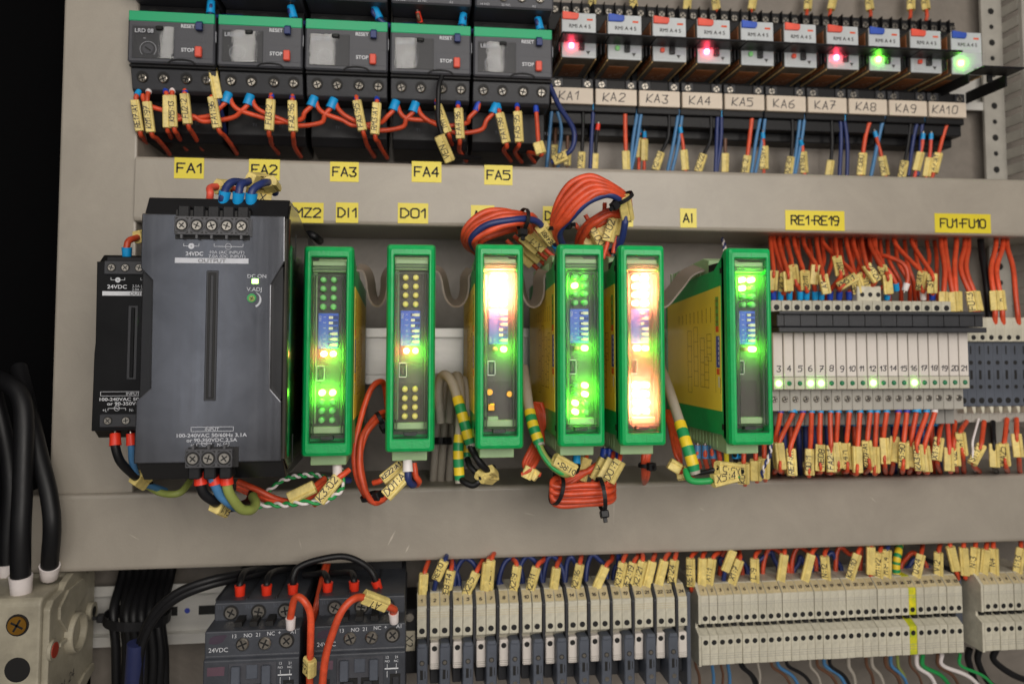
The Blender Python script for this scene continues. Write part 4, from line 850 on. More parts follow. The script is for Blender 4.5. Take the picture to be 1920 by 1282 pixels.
for (x0, y0, x1, y1, sagx, sagy, f0, f1) in [(266, 168, 429, 172, 350, 222, 0, 1), (310, 190, 470, 176, 384, 228, 0, 1), (430, 173, 590, 179, 520, 230, 0, 1), (472, 176, 627, 183, 560, 236, 0, 0), (591, 180, 743, 187, 665, 236, 0, 1), (629, 184, 780, 190, 712, 245, 0, 1), (744, 188, 898, 188, 836, 237, 0, 1), (782, 191, 931, 193, 856, 250, 0, 0)]:
    pts = [W(x0+1, y0+10, Yf), W(x0+6, y0+22, Yf-1), W(x0+20, y0+34, Yf-1), W((x0+sagx)/2+14, sagy-10, Yf+1), W(sagx, sagy, Yf+2), W((x1+sagx)/2+8, sagy-6, Yf+1), W(x1-18, y1+32, Yf-1), W(x1-3, y1+17, Yf-1), W(x1, y1+2, Yf-1)]
    PEND.append((orange, spline(pts, 6), 1.35, None, (), (cyanf if x1 != 898 else dkf, 6.2, 2.0 if x1 != 898 else 1.25) if x1 not in (627, 780, 931) or 1 else None, 10))
flush('under the overload relays', 'wires under the overload relays')
# --- in the gap between contactors and overload relays
for k, (x, y, fm) in enumerate([(396, 2, cyanf), (545, 12, cyanf), (702, 14, cyanf), (869, 26, cyanf), (1008, 34, cyanf)]):
    x2 = [(396, 24), (560, 36), (725, 40), (866, 50), (1014, 58)][k]
    pts = [W(x, y, 449), W(x, y+12, 448), W(x2[0]+3, x2[1]+8, 450), W(x2[0]+40 if k < 4 else x2[0]+6, x2[1]+8, 458), W(x2[0]+110 if k < 4 else x2[0]+10, x2[1]+10, 468)]
    PEND.append((navy, spline(pts, 6), 1.5, (fm, 7.5, 1.55), (), None, 10))
PEND.append((brownw, spline([W(783, 22, 449), W(786, 38, 450), W(800, 52, 462)], 6), 1.1, (redf, 6, 1.4), (), None, 10))
flush('in the gap above the green bands', 'wires above the overload relays')
# --- under the plug-in relay plates
Yk = 489
def ka(col, pts, fm=None, tg=None, r=1.15, Y=Yk):
    wire(col, [(x, y, Y+(0 if i == 0 else 2)) for i, (x, y) in enumerate(pts)], r, (fm, 4) if fm else None, [tg] if tg else (), None)
ka(steelb, [(1036, 196), (1030, 250), (1024, 330)]); ka(steelb, [(1042, 198), (1052, 240), (1048, 290), (1044, 330)])
wire(navy, [(1026, 150, 462), (1046, 195, 468), (1074, 240, 474), (1076, 272, 476), (1060, 290, 478), (1034, 304, 482)], 1.6, None, [(.9, 9, 'X2', 6)])
ka(brownw, [(1042, 240), (1041, 262), (1040, 330)], None, (.5, 9, 'FU', 4.4), Y=498); ka(brownw, [(1064, 255), (1063, 330)], None, (.55, 10, 'LL:13', 4.4), Y=498)
ka(blackw, [(1093, 198), (1093, 260), (1089, 320)], None, (.86, 12, 'X:26', 4.6)); ka(navy, [(1113, 195), (1110, 250), (1106, 325)], cyanf, r=1.3); ka(blackw, [(1122, 232), (1118, 265), (1115, 325)], redf, (.78, 11, '', 3.8))
ka(orange, [(1172, 200), (1173, 255), (1175, 325)], dkf, (.82, 13, '', 5), r=1.4); ka(steelb, [(1196, 204), (1188, 255), (1181, 325)]); ka(steelb, [(1203, 206), (1196, 260), (1182, 325)])
ka(orange, [(1202, 238), (1199, 270), (1197, 330)], cyanf, (.42, 13, '', 4), Y=500); ka(orange, [(1208, 246), (1208, 270), (1208, 330)], cyanf, (.42, 14, '', 4.4), Y=497)
ka(blackw, [(1254, 204), (1254, 255), (1238, 290), (1225, 330)], None, (.78, 12, 'X2:33', 5)); ka(steelb, [(1273, 206), (1264, 262), (1250, 330)]); ka(steelb, [(1280, 207), (1272, 265), (1258, 330)])
ka(orange, [(1275, 238), (1280, 272), (1286, 330)], cyanf, (.68, 13, '', 4.6)); ka(blackw, [(1333, 208), (1332, 262), (1318, 295), (1305, 330)], None, (.8, 12, 'X2:22', 5))
ka(navy, [(1346, 207), (1341, 330)], cyanf, r=1.3); ka(navy, [(1353, 208), (1351, 260), (1343, 330)], cyanf, r=1.3); ka(brownw, [(1360, 260), (1359, 330)], None, (.65, 12, '', 4.4))
ka(orange, [(1411, 210), (1406, 260), (1396, 330)], dkf, (.85, 14, 'RE:2', 5), r=1.4); ka(steelb, [(1428, 210), (1418, 262), (1408, 330)]); ka(steelb, [(1436, 211), (1428, 265), (1415, 330)])
ka(orange, [(1430, 248), (1432, 275), (1432, 335)], cyanf, (.55, 15, 'LI:SV7', 5.4)); ka(blackw, [(1485, 212), (1485, 270), (1478, 330)], None, (.84, 12, 'A2:45', 5)); ka(steelb, [(1501, 214), (1494, 268), (1486, 330)]); ka(steelb, [(1509, 215), (1502, 270), (1490, 330)])
ka(orange, [(1500, 262), (1505, 280), (1509, 335)], cyanf, (.6, 14, 'A1:80', 4.8)); ka(blackw, [(1559, 213), (1560, 270), (1553, 335)], None, (.86, 12, '', 4.8)); ka(navy, [(1575, 215), (1577, 265), (1574, 330)], cyanf, r=1.3); ka(navy, [(1582, 216), (1588, 265), (1588, 330)], cyanf, r=1.3)
ka(orange, [(1636, 215), (1622, 258), (1613, 340)], dkf, (.75, 15, 'Y:080', 5.4), r=1.4); ka(steelb, [(1658, 217), (1646, 265), (1632, 335)], r=1.3); ka(orange, [(1640, 246), (1650, 285), (1662, 335)], cyanf, (.74, 13, 'X2:1', 5))
ka(blackw, [(1709, 217), (1703, 270), (1690, 335)], None, (.86, 12, 'X2:40', 5)); ka(navy, [(1722, 218), (1712, 268), (1703, 330)], cyanf, r=1.3); ka(navy, [(1730, 218), (1727, 265), (1720, 330)], cyanf, r=1.3)
ka(red, [(1731, 250), (1726, 285), (1714, 335)], cyanf, (.62, 13, '', 5)); ka(red, [(1746, 250), (1744, 285), (1736, 335)], cyanf, (.75, 13, '', 5)); ka(orange, [(1782, 219), (1766, 262), (1746, 340)], dkf, (.72, 14, 'A7:A1', 5.2), r=1.25)
COLN[red] = 'red'
flush('below the handwritten relay plates', 'wires below the relay sockets')
# --- tags hanging down at the very top, above the plug-in relays
for x, xe in ((1112, 1108), (1186, 1189), (1290, 1286), (1340, 1344), (1413, 1408), (1516, 1512), (1563, 1556), (1628, 1632), (1708, 1707), (1733, 1738)):
    wire(orange, [(x-4, -40, 506), (x, -8, 505), (xe, 26, 503), (xe-2, 40, 503)], 1.2, None, [(.55, 12.5, 'X2' if x % 3 else '', 5.2)], None)
flush('at the top edge above the plug-in relays', 'tagged wires above the relay sockets')
# --- above the slim relay row
def reup(x, fm, tx, ty, x1, txt='', tilt=0, y0=562, Y=446, wid=5.2, ln=11.5, col=orange, dbl=False):
    """wire rising from a ferrule at (x,y0), through a tag centred on (tx,ty), to the underside of the beam at x1"""
    Yt = Y-8+random.uniform(-5, 5); ty -= 9
    c = W(tx, ty, Yt); up = Vector((math.sin(tilt), -.1, math.cos(tilt))); A, B = c-up*ln/2, c+up*ln/2
    C = spline([W(x, y0, Y), W(x, y0-16, Y-1), A, c, B, W(x1, 458, Y+20), W(x1+random.uniform(-3, 3), 425, Y+36)], 6)
    best = min(range(101), key=lambda k: (at_len(C, k/100)[0]-c).length)/100
    PEND.append((col, C, 1.35, (fm, 5, 2.1 if dbl else 1.4), [(best, ln, txt, wid, random.uniform(-.3, .3), random.random() < .4)], None, 8))
for a in [(1450, dkf, 1449, 534, 1446, '', .05), (1463, cyanf, 1470, 540, 1452, 'KA2', -.1), (1480, cyanf, 1478, 536, 1462, '', -.12), (1500, cyanf, 1490, 524, 1476, '', -.25, ), (1512, cyanf, 1510, 536, 1490, 'X2:11', -.2), (1528, cyanf, 1528, 524, 1508, '', .05), (1540, cyanf, 1546, 540, 1531, 'A1', -.2), (1556, dkf, 1573, 508, 1566, 'KM1', -.2), (1573, dkf, 1588, 537, 1545, 'KM5:1', .75), (1592, dkf, 1604, 540, 1588, 'RE:7', -.1), (1610, cyanf, 1622, 534, 1600, 'FU:1', -.25), (1626, cyanf, 1633, 520, 1616, 'X2:12', -.5), (1645, cyanf, 1657, 524, 1631, 'V:42', -.35), (1663, cyanf, 1665, 540, 1638, '', -.2), (1731, whitef, 1728, 536, 1680, 'RE:A1', -.2), (1748, dkf, 1748, 540, 1712, '31', -.15)]:
    reup(*a)
wire(orange, [(1681, 545, 442), (1678, 530, 441), (1664, 505, 442), (1646, 490, 450), (1640, 450, 470), (1640, 420, 484)], 1.35, (cyanf, 4.6, 1.4)); wire(orange, [(1696, 545, 442), (1702, 520, 441), (1694, 495, 442), (1662, 480, 450), (1640, 478, 462), (1630, 430, 484)], 1.35, (whitef, 4.6, 1.4))
for x, x2 in ((1458, 1468), (1482, 1474), (1500, 1512), (1522, 1516), (1534, 1543), (1560, 1552), (1580, 1590), (1612, 1605), (1625, 1640), (1668, 1690), (1700, 1716), (1470, 1488), (1545, 1530), (1572, 1600), (1598, 1576), (1632, 1622), (1654, 1668), (1684, 1706), (1720, 1738), (1742, 1726), (1756, 1760)):
    wire(orange, [(x2, 572, 470), (x2-3, 530, 462), (x, 490, 466), (x-4, 450, 482), (x-4, 420, 490)], 1.3)
flush('above the slim relay row', 'wires above the slim relays')
for x1, xm, x2, y2, txt, wd_ in ((1765, 1772, 1770, 572, '', 5), (1772, 1778, 1790, 576, '', 5.5), (1793, 1790, 1795, 578, 'X:A1', 6), (1808, 1802, 1826, 578, 'FU:3', 6.4), (1815, 1812, 1834, 584, '', 5), (1868, 1858, 1866, 590, '', 5), (1880, 1868, 1880, 590, 'A', 4.6), (1888, 1900, 1908, 600, '', 4)):
    wire(orange, [(x2+2, 618, 446), (x2, 600, 440), (x2-2, 562, 440), (xm, 505, 446), (x1, 462, 462), (x1, 430, 480)], 1.5, None, [(.22, 12, txt, wd_, 0)] if x1 < 1885 else ())
wire(blackw, [(1856, 616, 448), (1850, 540, 448), (1842, 480, 458), (1838, 440, 476)], 2)
flush('above the fuse terminals', 'wires above the fuse terminals')
# --- below the slim relay row
def redn(x, fm, x1, tx, ty, txt, Y=429, col=orange, ln=14.5, tilt=None, wid=5.2, y0=757, fl=5.0, dbl=False):
    Yt = Y-2+random.uniform(-5, 4); tl = tilt if tilt is not None else random.uniform(-.12, .12); c = W(tx, ty, Yt); up = Vector((math.sin(tl), 0, -math.cos(tl)))
    C = spline([W(x, y0, Y), W(x-1, y0+20, Y-1), c-up*ln*.5, c, c+up*ln*.5, W((x1+tx)/2, 884, Y+22), W(x1, 890, Y+58)], 6)
    best = min(range(101), key=lambda k: (at_len(C, k/100)[0]-c).length)/100
    PEND.append((col, C, 1.4, (fm, fl, 1.9 if dbl else 1.3), [(best, ln, txt, wid, random.uniform(-.25, .25), random.random() < .35)], None, 8))
for a in [(1464, dkf, 1450, 1456, 852, ''), (1487, cyanf, 1470, 1462, 856, ''), (1505, dkf, 1490, 1484, 864, 'RE7:A1'), (1522, cyanf, 1516, 1518, 866, 'Q0:1'), (1539, cyanf, 1528, 1538, 858, 'RE08'), (1558, cyanf, 1546, 1558, 860, 'FA2:1'), (1573, cyanf, 1560, 1570, 854, ''), (1593, cyanf, 1578, 1588, 856, 'X4:1'), (1613, cyanf, 1590, 1607, 862, ''), (1632, cyanf, 1618, 1628, 852, 'KA07:A1'), (1645, cyanf, 1650, 1640, 862, ''), (1663, cyanf, 1664, 1658, 846, ''), (1685, dkf, 1666, 1676, 842, ''), (1701, dkf, 1690, 1694, 854, 'LA5:90'), (1719, cyanf, 1702, 1708, 850, ''), (1738, cyanf, 1722, 1722, 856, 'KA3:PL'), (1753, whitef, 1735, 1736, 860, '')]:
    redn(*a, dbl=a[0] in (1487, 1719))
for i, x in enumerate((1458, 1468, 1480, 1495, 1508, 1515, 1524, 1548, 1530, 1566, 1585, 1600, 1625, 1640, 1652, 1672, 1690, 1705, 1716, 1728, 1744, 1756)):
    col = navy if i % 3 != 2 else orange
    wire(col, [(x, 782, 446), (x+2, 805, 446), (x+4, 850, 448), (x+6, 884, 464), (x+6, 890, 490)], 1.5, (cyanf, 5, 1.6), [(.5, 13, '' if i % 2 else 'X1:%d' % i, 5)] if i in (1, 4, 6, 9, 11) else ())
flush('below the slim relay row', 'wires below the slim relays')
for x, y0, tx, ty, txt, col in ((1766, 790, 1758, 842, 'X1:13', orange), (1790, 790, 1790, 850, 'FU2:2', orange), (1812, 790, 1803, 832, 'FA1', orange), (1845, 790, 1832, 850, 'S1:12', orange), (1835, 785, 1824, 846, '', whitef), (1862, 790, 1864, 852, '', blackw), (1888, 785, 1884, 852, 'KA25', orange), (1906, 785, 1908, 834, '', orange), (1776, 790, 1780, 860, '', red)):
    ln = 13.5; c = W(tx, ty, 436); tl = .5 if tx == 1832 else random.uniform(-.1, .1); up = Vector((math.sin(-tl), 0, -math.cos(tl)))
    C = spline([W(x, y0, 446), c-up*ln*.5, c, c+up*ln*.5, W(tx+4, 882, 456), W(tx+6, 888, 490)], 6)
    best = min(range(101), key=lambda k: (at_len(C, k/100)[0]-c).length)/100
    PEND.append((col, C, 1.4 if col != whitef else .7, None, [(best, ln, txt, 5.4, 0, False)] if col != whitef else (), None, 8))
flush('below the fuse terminals', 'wires below the fuse terminals')
# --- above the fused terminal row
def low(tx0, ty0, tx1, ty1, txt, bx, by, topx, col=orange, Y=452, wid=5.0, flip=False, fm=None):
    A, B = W(tx0, ty0, Y-4), W(tx1, ty1, Y-4)
    C = spline([W(bx, by, Y), B, A, W(topx, min(ty0-14, 1046), Y+8), W(topx, 1010, Y+26)], 6); c = (A+B)/2
    best = min(range(101), key=lambda k: (at_len(C, k/100)[0]-c).length)/100
    PEND.append((col, C, 1.35, None, [(best, (B-A).length, txt, wid, 0, flip)], None, 8))
for a in [(797, 1073, 792, 1120, '', 792, 1128, 804, orange), (834, 1050, 818, 1086, 'RE1:0', 812, 1125, 838, navy), (846, 1068, 836, 1120, 'RE8:14', 832, 1130, 846, orange), (893, 1071, 872, 1118, 'X2:5', 870, 1128, 906, orange), (914, 1054, 908, 1106, '', 908, 1120, 920, orange), (922, 1048, 917, 1104, 'X2:7', 917, 1122, 928, orange), (968, 1059, 962, 1113, 'X2:9', 962, 1122, 962, orange), (1008, 1062, 992, 1113, 'X2:11', 990, 1122, 1020, orange), (1044, 1063, 1036, 1110, '', 1034, 1120, 1050, orange), (1087, 1055, 1078, 1107, 'X2:16', 1076, 1116, 1090, orange), (1136, 1060, 1116, 1106, '', 1114, 1114, 1148, orange), (1168, 1052, 1158, 1102, 'X2:17', 1156, 1112, 1174, orange), (1188, 1054, 1176, 1104, 'RE2:19', 1174, 1112, 1196, orange), (1204, 1050, 1194, 1103, 'X2:21', 1194, 1112, 1204, orange), (1224, 1052, 1212, 1102, '', 1210, 1110, 1228, orange), (1246, 1048, 1234, 1099, '', 1232, 1110, 1256, orange), (1265, 1048, 1258, 1101, 'X2:24', 1256, 1108, 1268, orange)]:
    low(*a, wid=5.0, flip=a[4] == '')
def arch(x0, y0, xm, ym, x1, y1, col=navy, Y=456, r=1.4):
    wire(col, [(x0, y0, Y), (x0+1, (y0+ym)/2, Y+1), ((x0+xm)/2-2, ym+12, Y+2), (xm, ym, Y+2), ((x1+xm)/2+2, ym+12, Y+2), (x1-1, (y1+ym)/2, Y+1), (x1, y1, Y)], r)
for a in [(852, 1125, 872, 1046, 902, 1125), (860, 1125, 846, 1050, 822, 1080), (935, 1122, 960, 1044, 980, 1118), (942, 1122, 936, 1078, 930, 1120), (972, 1120, 990, 1042, 1016, 1116), (1018, 1116, 1034, 1042, 1058, 1116), (1060, 1114, 1070, 1044, 1086, 1112), (1098, 1112, 1112, 1040, 1138, 1085), (1150, 1112, 1156, 1060, 1160, 1040)]: arch(*a)
flush('above the fused terminal row', 'wires above the fused terminals')
# --- above the long cream terminal row and the short one
for a in [(1296, 1045, 1296, 1098, 'RE1:11', 1298, 1108, 1306), (1318, 1046, 1315, 1098, '', 1314, 1108, 1322), (1338, 1045, 1328, 1098, 'X1:1', 1326, 1106, 1352), (1374, 1030, 1360, 1070, '', 1356, 1104, 1378, navy), (1386, 1048, 1372, 1096, 'X1:7', 1370, 1104, 1386), (1416, 1044, 1416, 1096, 'L:9', 1416, 1102, 1424), (1470, 1038, 1464, 1092, '', 1464, 1100, 1470), (1522, 1038, 1508, 1090, '', 1508, 1098, 1532), (1546, 1040, 1550, 1088, 'N:12', 1550, 1096, 1550), (1608, 1036, 1592, 1088, 'KA:10', 1590, 1096, 1616), (1634, 1024, 1632, 1076, '', 1632, 1094, 1638), (1650, 1034, 1648, 1085, 'M1:V2', 1648, 1092, 1654), (1664, 1030, 1664, 1083, 'M:P.4', 1664, 1092, 1666, navy), (1727, 1038, 1718, 1082, 'Q:24', 1716, 1090, 1730), (1760, 1033, 1760, 1080, 'V:2', 1762, 1086, 1764)]:
    low(*a[:8], col=a[8] if len(a) > 8 else orange, Y=462, wid=5, flip=a[4] == '')
for a in [(1350, 1100, 1362, 1028, 1392, 1102, orange), (1400, 1102, 1380, 1034, 1352, 1060, navy), (1430, 1100, 1446, 1026, 1478, 1098, orange), (1458, 1098, 1446, 1034, 1408, 1096, navy), (1484, 1098, 1500, 1024, 1530, 1070, orange), (1520, 1096, 1500, 1044, 1490, 1096, navy), (1540, 1094, 1530, 1040, 1520, 1050, navy), (1566, 1094, 1576, 1026, 1606, 1048, orange), (1576, 1094, 1560, 1036, 1524, 1094, navy), (1612, 1092, 1622, 1010, 1628, 990, orange), (1688, 1088, 1712, 1036, 1738, 1084, orange), (1696, 1088, 1716, 1048, 1744, 1084, navy)]:
    arch(*a[:6], col=a[6], Y=470)
C = spline([W(1682, 1092, 462), W(1680, 1060, 462), W(1684, 1034, 464), W(1690, 1000, 480)], 10)
flush('above the long cream row', 'wires above the long cream terminals')
m = M(); m.tube(C, 2.4, gy_y, 10, True, matf=lambda a: gy_g if (a % 5) in (1, 2) else gy_y); tag(m.build('earth_wire', None, tuple(C[0])), 'thick yellow and green striped earth wire above the long cream row', 'wire')
for a in [(1782, 1022, 1792, 1068, '', 1796, 1084, 1780), (1806, 1025, 1810, 1077, '', 1810, 1084, 1808), (1828, 1025, 1826, 1076, 'N:3', 1826, 1084, 1830), (1848, 1028, 1844, 1077, '', 1844, 1084, 1852), (1862, 1026, 1864, 1077, 'N4', 1866, 1084, 1862), (1914, 1025, 1906, 1073, '1:13', 1904, 1082, 1914)]:
    low(*a, Y=462, wid=5.2, flip=a[4] == '')
flush('above the short cream row', 'wires above the short cream terminals')
# --- thin wires leaving the terminal rows downwards
for x, x2, col, r in ((1303, 1310, brownw, .9), (1333, 1336, steelb, 1), (1350, 1352, brownw, .8), (1363, 1366, steelb, 1.1), (1388, 1424, blackw, 1.0), (1392, 1432, blackw, .9), (1420, 1420, greyw, .8), (1446, 1496, brownw, .9), (1458, 1512, steelb, 1.1), (1476, 1540, blackw, 1.1), (1518, 1545, greyw, .8), (1532, 1585, brownw, 1), (1546, 1600, steelb, 1.2), (1556, 1608, blackw, 1.1), (1590, 1605, greyw, 1.2), (1624, 1640, brownw, 1), (1634, 1664, greyw, 1.1), (1660, 1700, brownw, 1.2), (1670, 1712, steelb, 1.1), (1682, 1704, olive, 1), (1706, 1736, brownw, .8), (1718, 1768, whitef, 1.3), (1730, 1800, grnw, 1.3), (1758, 1812, brownw, 1), (1766, 1866, whitef, 1.3), (1800, 1890, grnw, 1.0)):
    wire(col, [(x, 1225, 470), (x+2, 1248, 472), ((x+x2)/2+4, 1270, 476), (x2, 1320, 484)], r)
flush('below the long cream row', 'thin wires below the cream terminals')
for k, (x, x2, y2) in enumerate(((1818, 1880, 1330), (1836, 1900, 1300), (1868, 1990, 1280))):
    wire(blackw, [(x, 1215, 480), (x-2, 1240, 482), ((x+x2)/2-10, (1240+y2)/2+12, 484), (x2, y2, 486)], 2.0)
flush('under the short cream row', 'black cables under the short cream row', 'cable', name='cable')
# ------------------------------------------------------------------ wires round the power supplies and the green modules
def one(col, pts, label, r=1.3, fer=None, tags=(), fend=None, group=None, name='wire', cat='wire', n=12, seg=8):
    wire(col, pts, r, fer, tags, fend, n, seg); flush('', group, cat, name=name, custom=[label])
def tie(c, axis, r, label, head=None, grp='black cable ties', w=2.0):
    c = Vector(c); axis = Vector(axis).normalized(); u = axis.orthogonal().normalized(); v = axis.cross(u); o = M(); K = 26; L4 = []
    for i in range(K+1):
        a = 2*math.pi*i/K; d = u*math.cos(a)+v*math.sin(a); L4.append([c+d*r-axis*w/2, c+d*(r+.5)-axis*w/2, c+d*(r+.5)+axis*w/2, c+d*r+axis*w/2])
    o.loft(L4, blackp); h = Vector(head) if head else u; h = (h-axis*h.dot(axis)).normalized(); q = c+h*(r+1.6); T = Matrix.Translation(q) @ Matrix((h, axis, h.cross(axis))).transposed().to_4x4()
    o.box(-1.9, 1.9, -2.1, 2.1, -2.1, 2.1, blackp, .5, T); o.box(1.8, 4.2, -1, 1, -.6, .6, blackp, .2, T)
    tag(o.build('cable_tie', None, tuple(c)), label, 'cable tie', grp)
G = 'wires of the power supplies'
one(red, [(394, 376, 364), (393, 362, 362), (396, 352, 366), (412, 350, 372), (440, 356, 384)], 'red wire leaving the top terminals of the large power supply', 1.6, None, [(.62, 9, 'F', 6.4, .5)], group=G)
one(navy, [(418, 386, 360), (419, 366, 358), (424, 352, 359), (438, 342, 362), (458, 342, 370), (480, 352, 384)], 'leftmost blue wire on top of the large power supply', 1.7, (cyanf, 6.4, 1.45), group=G)
one(navy, [(445, 388, 360), (446, 368, 358), (450, 350, 358), (462, 342, 362), (486, 338, 372), (500, 350, 384)], 'middle blue wire on top of the large power supply, long blank tag', 1.7, (cyanf, 6.4, 1.45), [(.62, 13, 'Z1', 6.6, .4)], group=G)
one(navy, [(470, 390, 360), (471, 368, 358), (478, 353, 359), (492, 343, 363), (506, 344, 372), (516, 362, 384)], 'rightmost blue wire on top of the large power supply, tag at its bend', 1.7, (cyanf, 6.4, 1.45), [(.74, 10, '', 7, .3)], group=G)
m = marker_mesh(W(485, 366, 378), (1, .5, -.08), 11, 'X1', 6.4); tag(m.build('wire_marker', None, tuple(W(485, 366, 378))), 'yellow marker sleeve lying flat behind the blue ferrules of the large supply', 'wire marker')
one(orange, [(238, 486, 392), (238, 464, 391), (243, 450, 392), (258, 446, 398), (282, 440, 410)], 'red wire on top of the small black power supply', 1.5, (cyanf, 5.5, 1.45), [(.72, 10, 'X', 6)], group=G)
one(blackw, [(216, 812, 389), (217, 836, 388), (228, 868, 390), (252, 892, 398), (280, 908, 410)], 'black wire out of the bottom of the small power supply', 2.0, (redf, 5.6, 1.25), [(.8, 9, '', 7)], group=G)
one(steelb, [(245, 812, 390), (246, 840, 390), (250, 872, 394), (266, 902, 404), (310, 920, 420)], 'blue wire out of the bottom of the small power supply', 1.6, (redf, 5.4, 1.35), group=G)
one(olive, [(258, 896, 420), (300, 922, 415), (330, 926, 412), (350, 912, 416), (358, 896, 424)], 'olive wire sagging under the small power supply', 1.7, group=G)
one(blackw, [(374, 884, 355), (376, 904, 355), (384, 928, 356), (400, 938, 360), (424, 950, 372), (452, 948, 384), (470, 935, 394), (474, 918, 404)], 'black wire under the large power supply with tag FA:1', 2.1, (redf, 5.4, 1.25), [(.4, 10.5, 'FA:1', 8)], group=G)
one(steelb, [(399, 884, 355), (401, 904, 355), (412, 926, 357), (432, 944, 362), (448, 952, 376)], 'blue wire under the large power supply', 2.0, (redf, 5.4, 1.25), group=G)
one(olive, [(424, 884, 355), (426, 904, 355), (434, 932, 357), (452, 954, 362), (470, 956, 368), (478, 944, 376), (474, 930, 384)], 'olive green wire under the large power supply', 2.1, (redf, 5.4, 1.25), group=G)
G = 'wires of the green modules'
for k, (dy, yy) in enumerate(((0, 0), (7, 4), (12, 9))):
    one(orange, [(446, 902+dy, 398+yy), (478, 916+dy, 396+yy), (515, 934+dy*.7, 396), (548, 938+dy*.4, 396), (580, 920+dy, 398), (610, 896+dy, 404)], ('upper', 'middle', 'lower')[k]+' orange wire sweeping below the first green module', 1.5, group=G)
m = marker_mesh(W(566, 923, 394), W(592, 910, 394)-W(542, 934, 394), 13, '', 6); tag(m.build('wire_marker', None, tuple(W(566, 923, 394))), 'blank yellow marker sleeve on the orange wires under the first green module', 'wire marker')
one(navy, [(632, 868, 396), (632, 892, 396), (638, 898, 398), (655, 900, 404)], 'blue wire in a white sleeve under the first green module', 1.6, (whitef, 6, 1.5), group=G)
one(orange, [(655, 880, 396), (634, 896, 393), (606, 930, 392), (590, 945, 398)], 'orange wire with long tilted tag under the first green module', 1.4, None, [(.5, 14, 'K3:02', 5.6)], group=G)
for q, (col, l_) in enumerate(((whitef, 'white strand of the twisted pair below the first green module'), (grnw, 'green strand of the twisted pair below the first green module'))):
    B = spline([W(478, 948, 395), W(520, 946, 393), (W(560, 943, 392)), W(610, 938, 391), W(640, 918, 391), W(644, 892, 396), W(640, 880, 402)], 14); P = []
    for i, p in enumerate(B): a = i*.55+q*math.pi; P.append(p+Vector((0, math.cos(a), math.sin(a)))*.85)
    PEND.append((col, P, .75, None, (), None, 8)); flush('', G, custom=[l_])
    B = spline([W(496, 925, 410), W(530, 900, 412), W(560, 892, 412), W(590, 890, 414), W(620, 900, 420)], 12); P = []
    for i, p in enumerate(B): a = i*.7+q*math.pi; P.append(p+Vector((0, math.cos(a), math.sin(a)))*.8)
    PEND.append((col, P, .7, None, (), None, 8)); flush('', G, custom=[l_.replace('below', 'tucked close under')])
for k, pts in enumerate(([(715, 930, 404), (692, 938, 402), (672, 900, 400), (664, 850, 400), (676, 785, 402), (696, 730, 406), (711, 715, 410), (722, 728, 418), (730, 790, 428)],
                         [(712, 932, 400), (694, 936, 398), (680, 898, 397), (676, 850, 397), (688, 812, 400), (706, 788, 404), (722, 782, 412), (732, 800, 424)],
                         [(720, 936, 399), (700, 942, 396), (684, 915, 394), (674, 868, 395), (676, 830, 397), (692, 796, 402), (716, 774, 408), (736, 780, 420)],
                         [(758, 900, 420), (748, 870, 424), (744, 830, 426), (740, 780, 430)])):
    one(orange, pts, ('tall outer orange wire looping up beside the second green module', 'inner orange wire of the loop left of the second green module', 'front orange wire of the loop left of the second green module', 'short orange wire rising behind the second green module')[k], 1.45, group=G)
tie(W(693, 930, 399), W(676, 880, 397)-W(696, 936, 399), 4.0, 'black cable tie at the foot of the orange loop beside the second module', (1, -.4, -1))
tie(W(712, 786, 406), (1, .2, .5), 3.6, 'black cable tie where the orange loop meets the second green module', (0, -.6, -1))
one(orange, [(700, 940, 397), (718, 935, 394), (742, 910, 392), (768, 884, 396), (772, 872, 402)], 'orange wire tagged DO1:A under the second green module', 1.4, None, [(.5, 14.5, 'DO1:A', 6.2)], group=G)
one(orange, [(700, 905, 402), (716, 899, 400), (736, 884, 400), (756, 868, 404)], 'orange wire tagged KE22:A1 behind the second module foot', 1.4, None, [(.6, 12.5, 'KE22:A1', 5.6)], group=G)
one(navy, [(764, 862, 392), (764, 884, 391), (767, 900, 391), (775, 908, 396), (780, 890, 408)], 'navy wire in a white sleeve under the second green module', 1.7, (whitef, 5.6, 1.45), group=G)
one(orange, [(776, 868, 396), (778, 888, 395), (786, 902, 396), (780, 908, 402), (768, 900, 408)], 'short orange hook under the second green module', 1.5, group=G)
def sleeve(pts, r, lab_, a, b):
    C = spline([W(*p) for p in pts], 10); P = []
    N_ = 18
    for i in range(N_+1): P.append(at_len(C, a+(b-a)*i/N_)[0])
    o = M(); o.tube(P, [r*(1.0-.18*max(0, i-N_+3)/3) for i in range(N_+1)], gy_y, 14, True, matf=lambda q: gy_g if (q//3) % 2 else gy_y); return o
def grey_cable(pts, r, lab_, sl=None, col=greyw):
    C = spline([W(*p) for p in pts], 10); o = M(); o.tube(C, r, col, 14); ob = o.build('cable', None, tuple(C[0])); tag(ob, lab_, 'cable', 'grey control cables')
    if sl: x = sleeve(pts, r*1.13, '', *sl).build('striped_sleeve', ob, tuple(C[0])); x.location = (0, 0, 0)
grey_cable([(826, 790, 440), (822, 730, 432), (832, 703, 424), (848, 718, 416), (864, 768, 408), (876, 812, 405), (884, 838, 404)], 2.5, 'front grey cable with striped sleeve between the second and third modules', (.66, 1))
grey_cable([(842, 790, 446), (848, 720, 438), (858, 705, 430), (864, 740, 420), (862, 800, 414), (859, 850, 411), (862, 905, 410)], 2.4, 'grey cable with low striped sleeve left of the third green module', (.74, 1))
grey_cable([(858, 800, 450), (862, 730, 442), (869, 712, 434), (874, 740, 426), (876, 800, 420), (876, 862, 416)], 2.2, 'rear grey cable with striped sleeve left of the third module', (.72, 1))
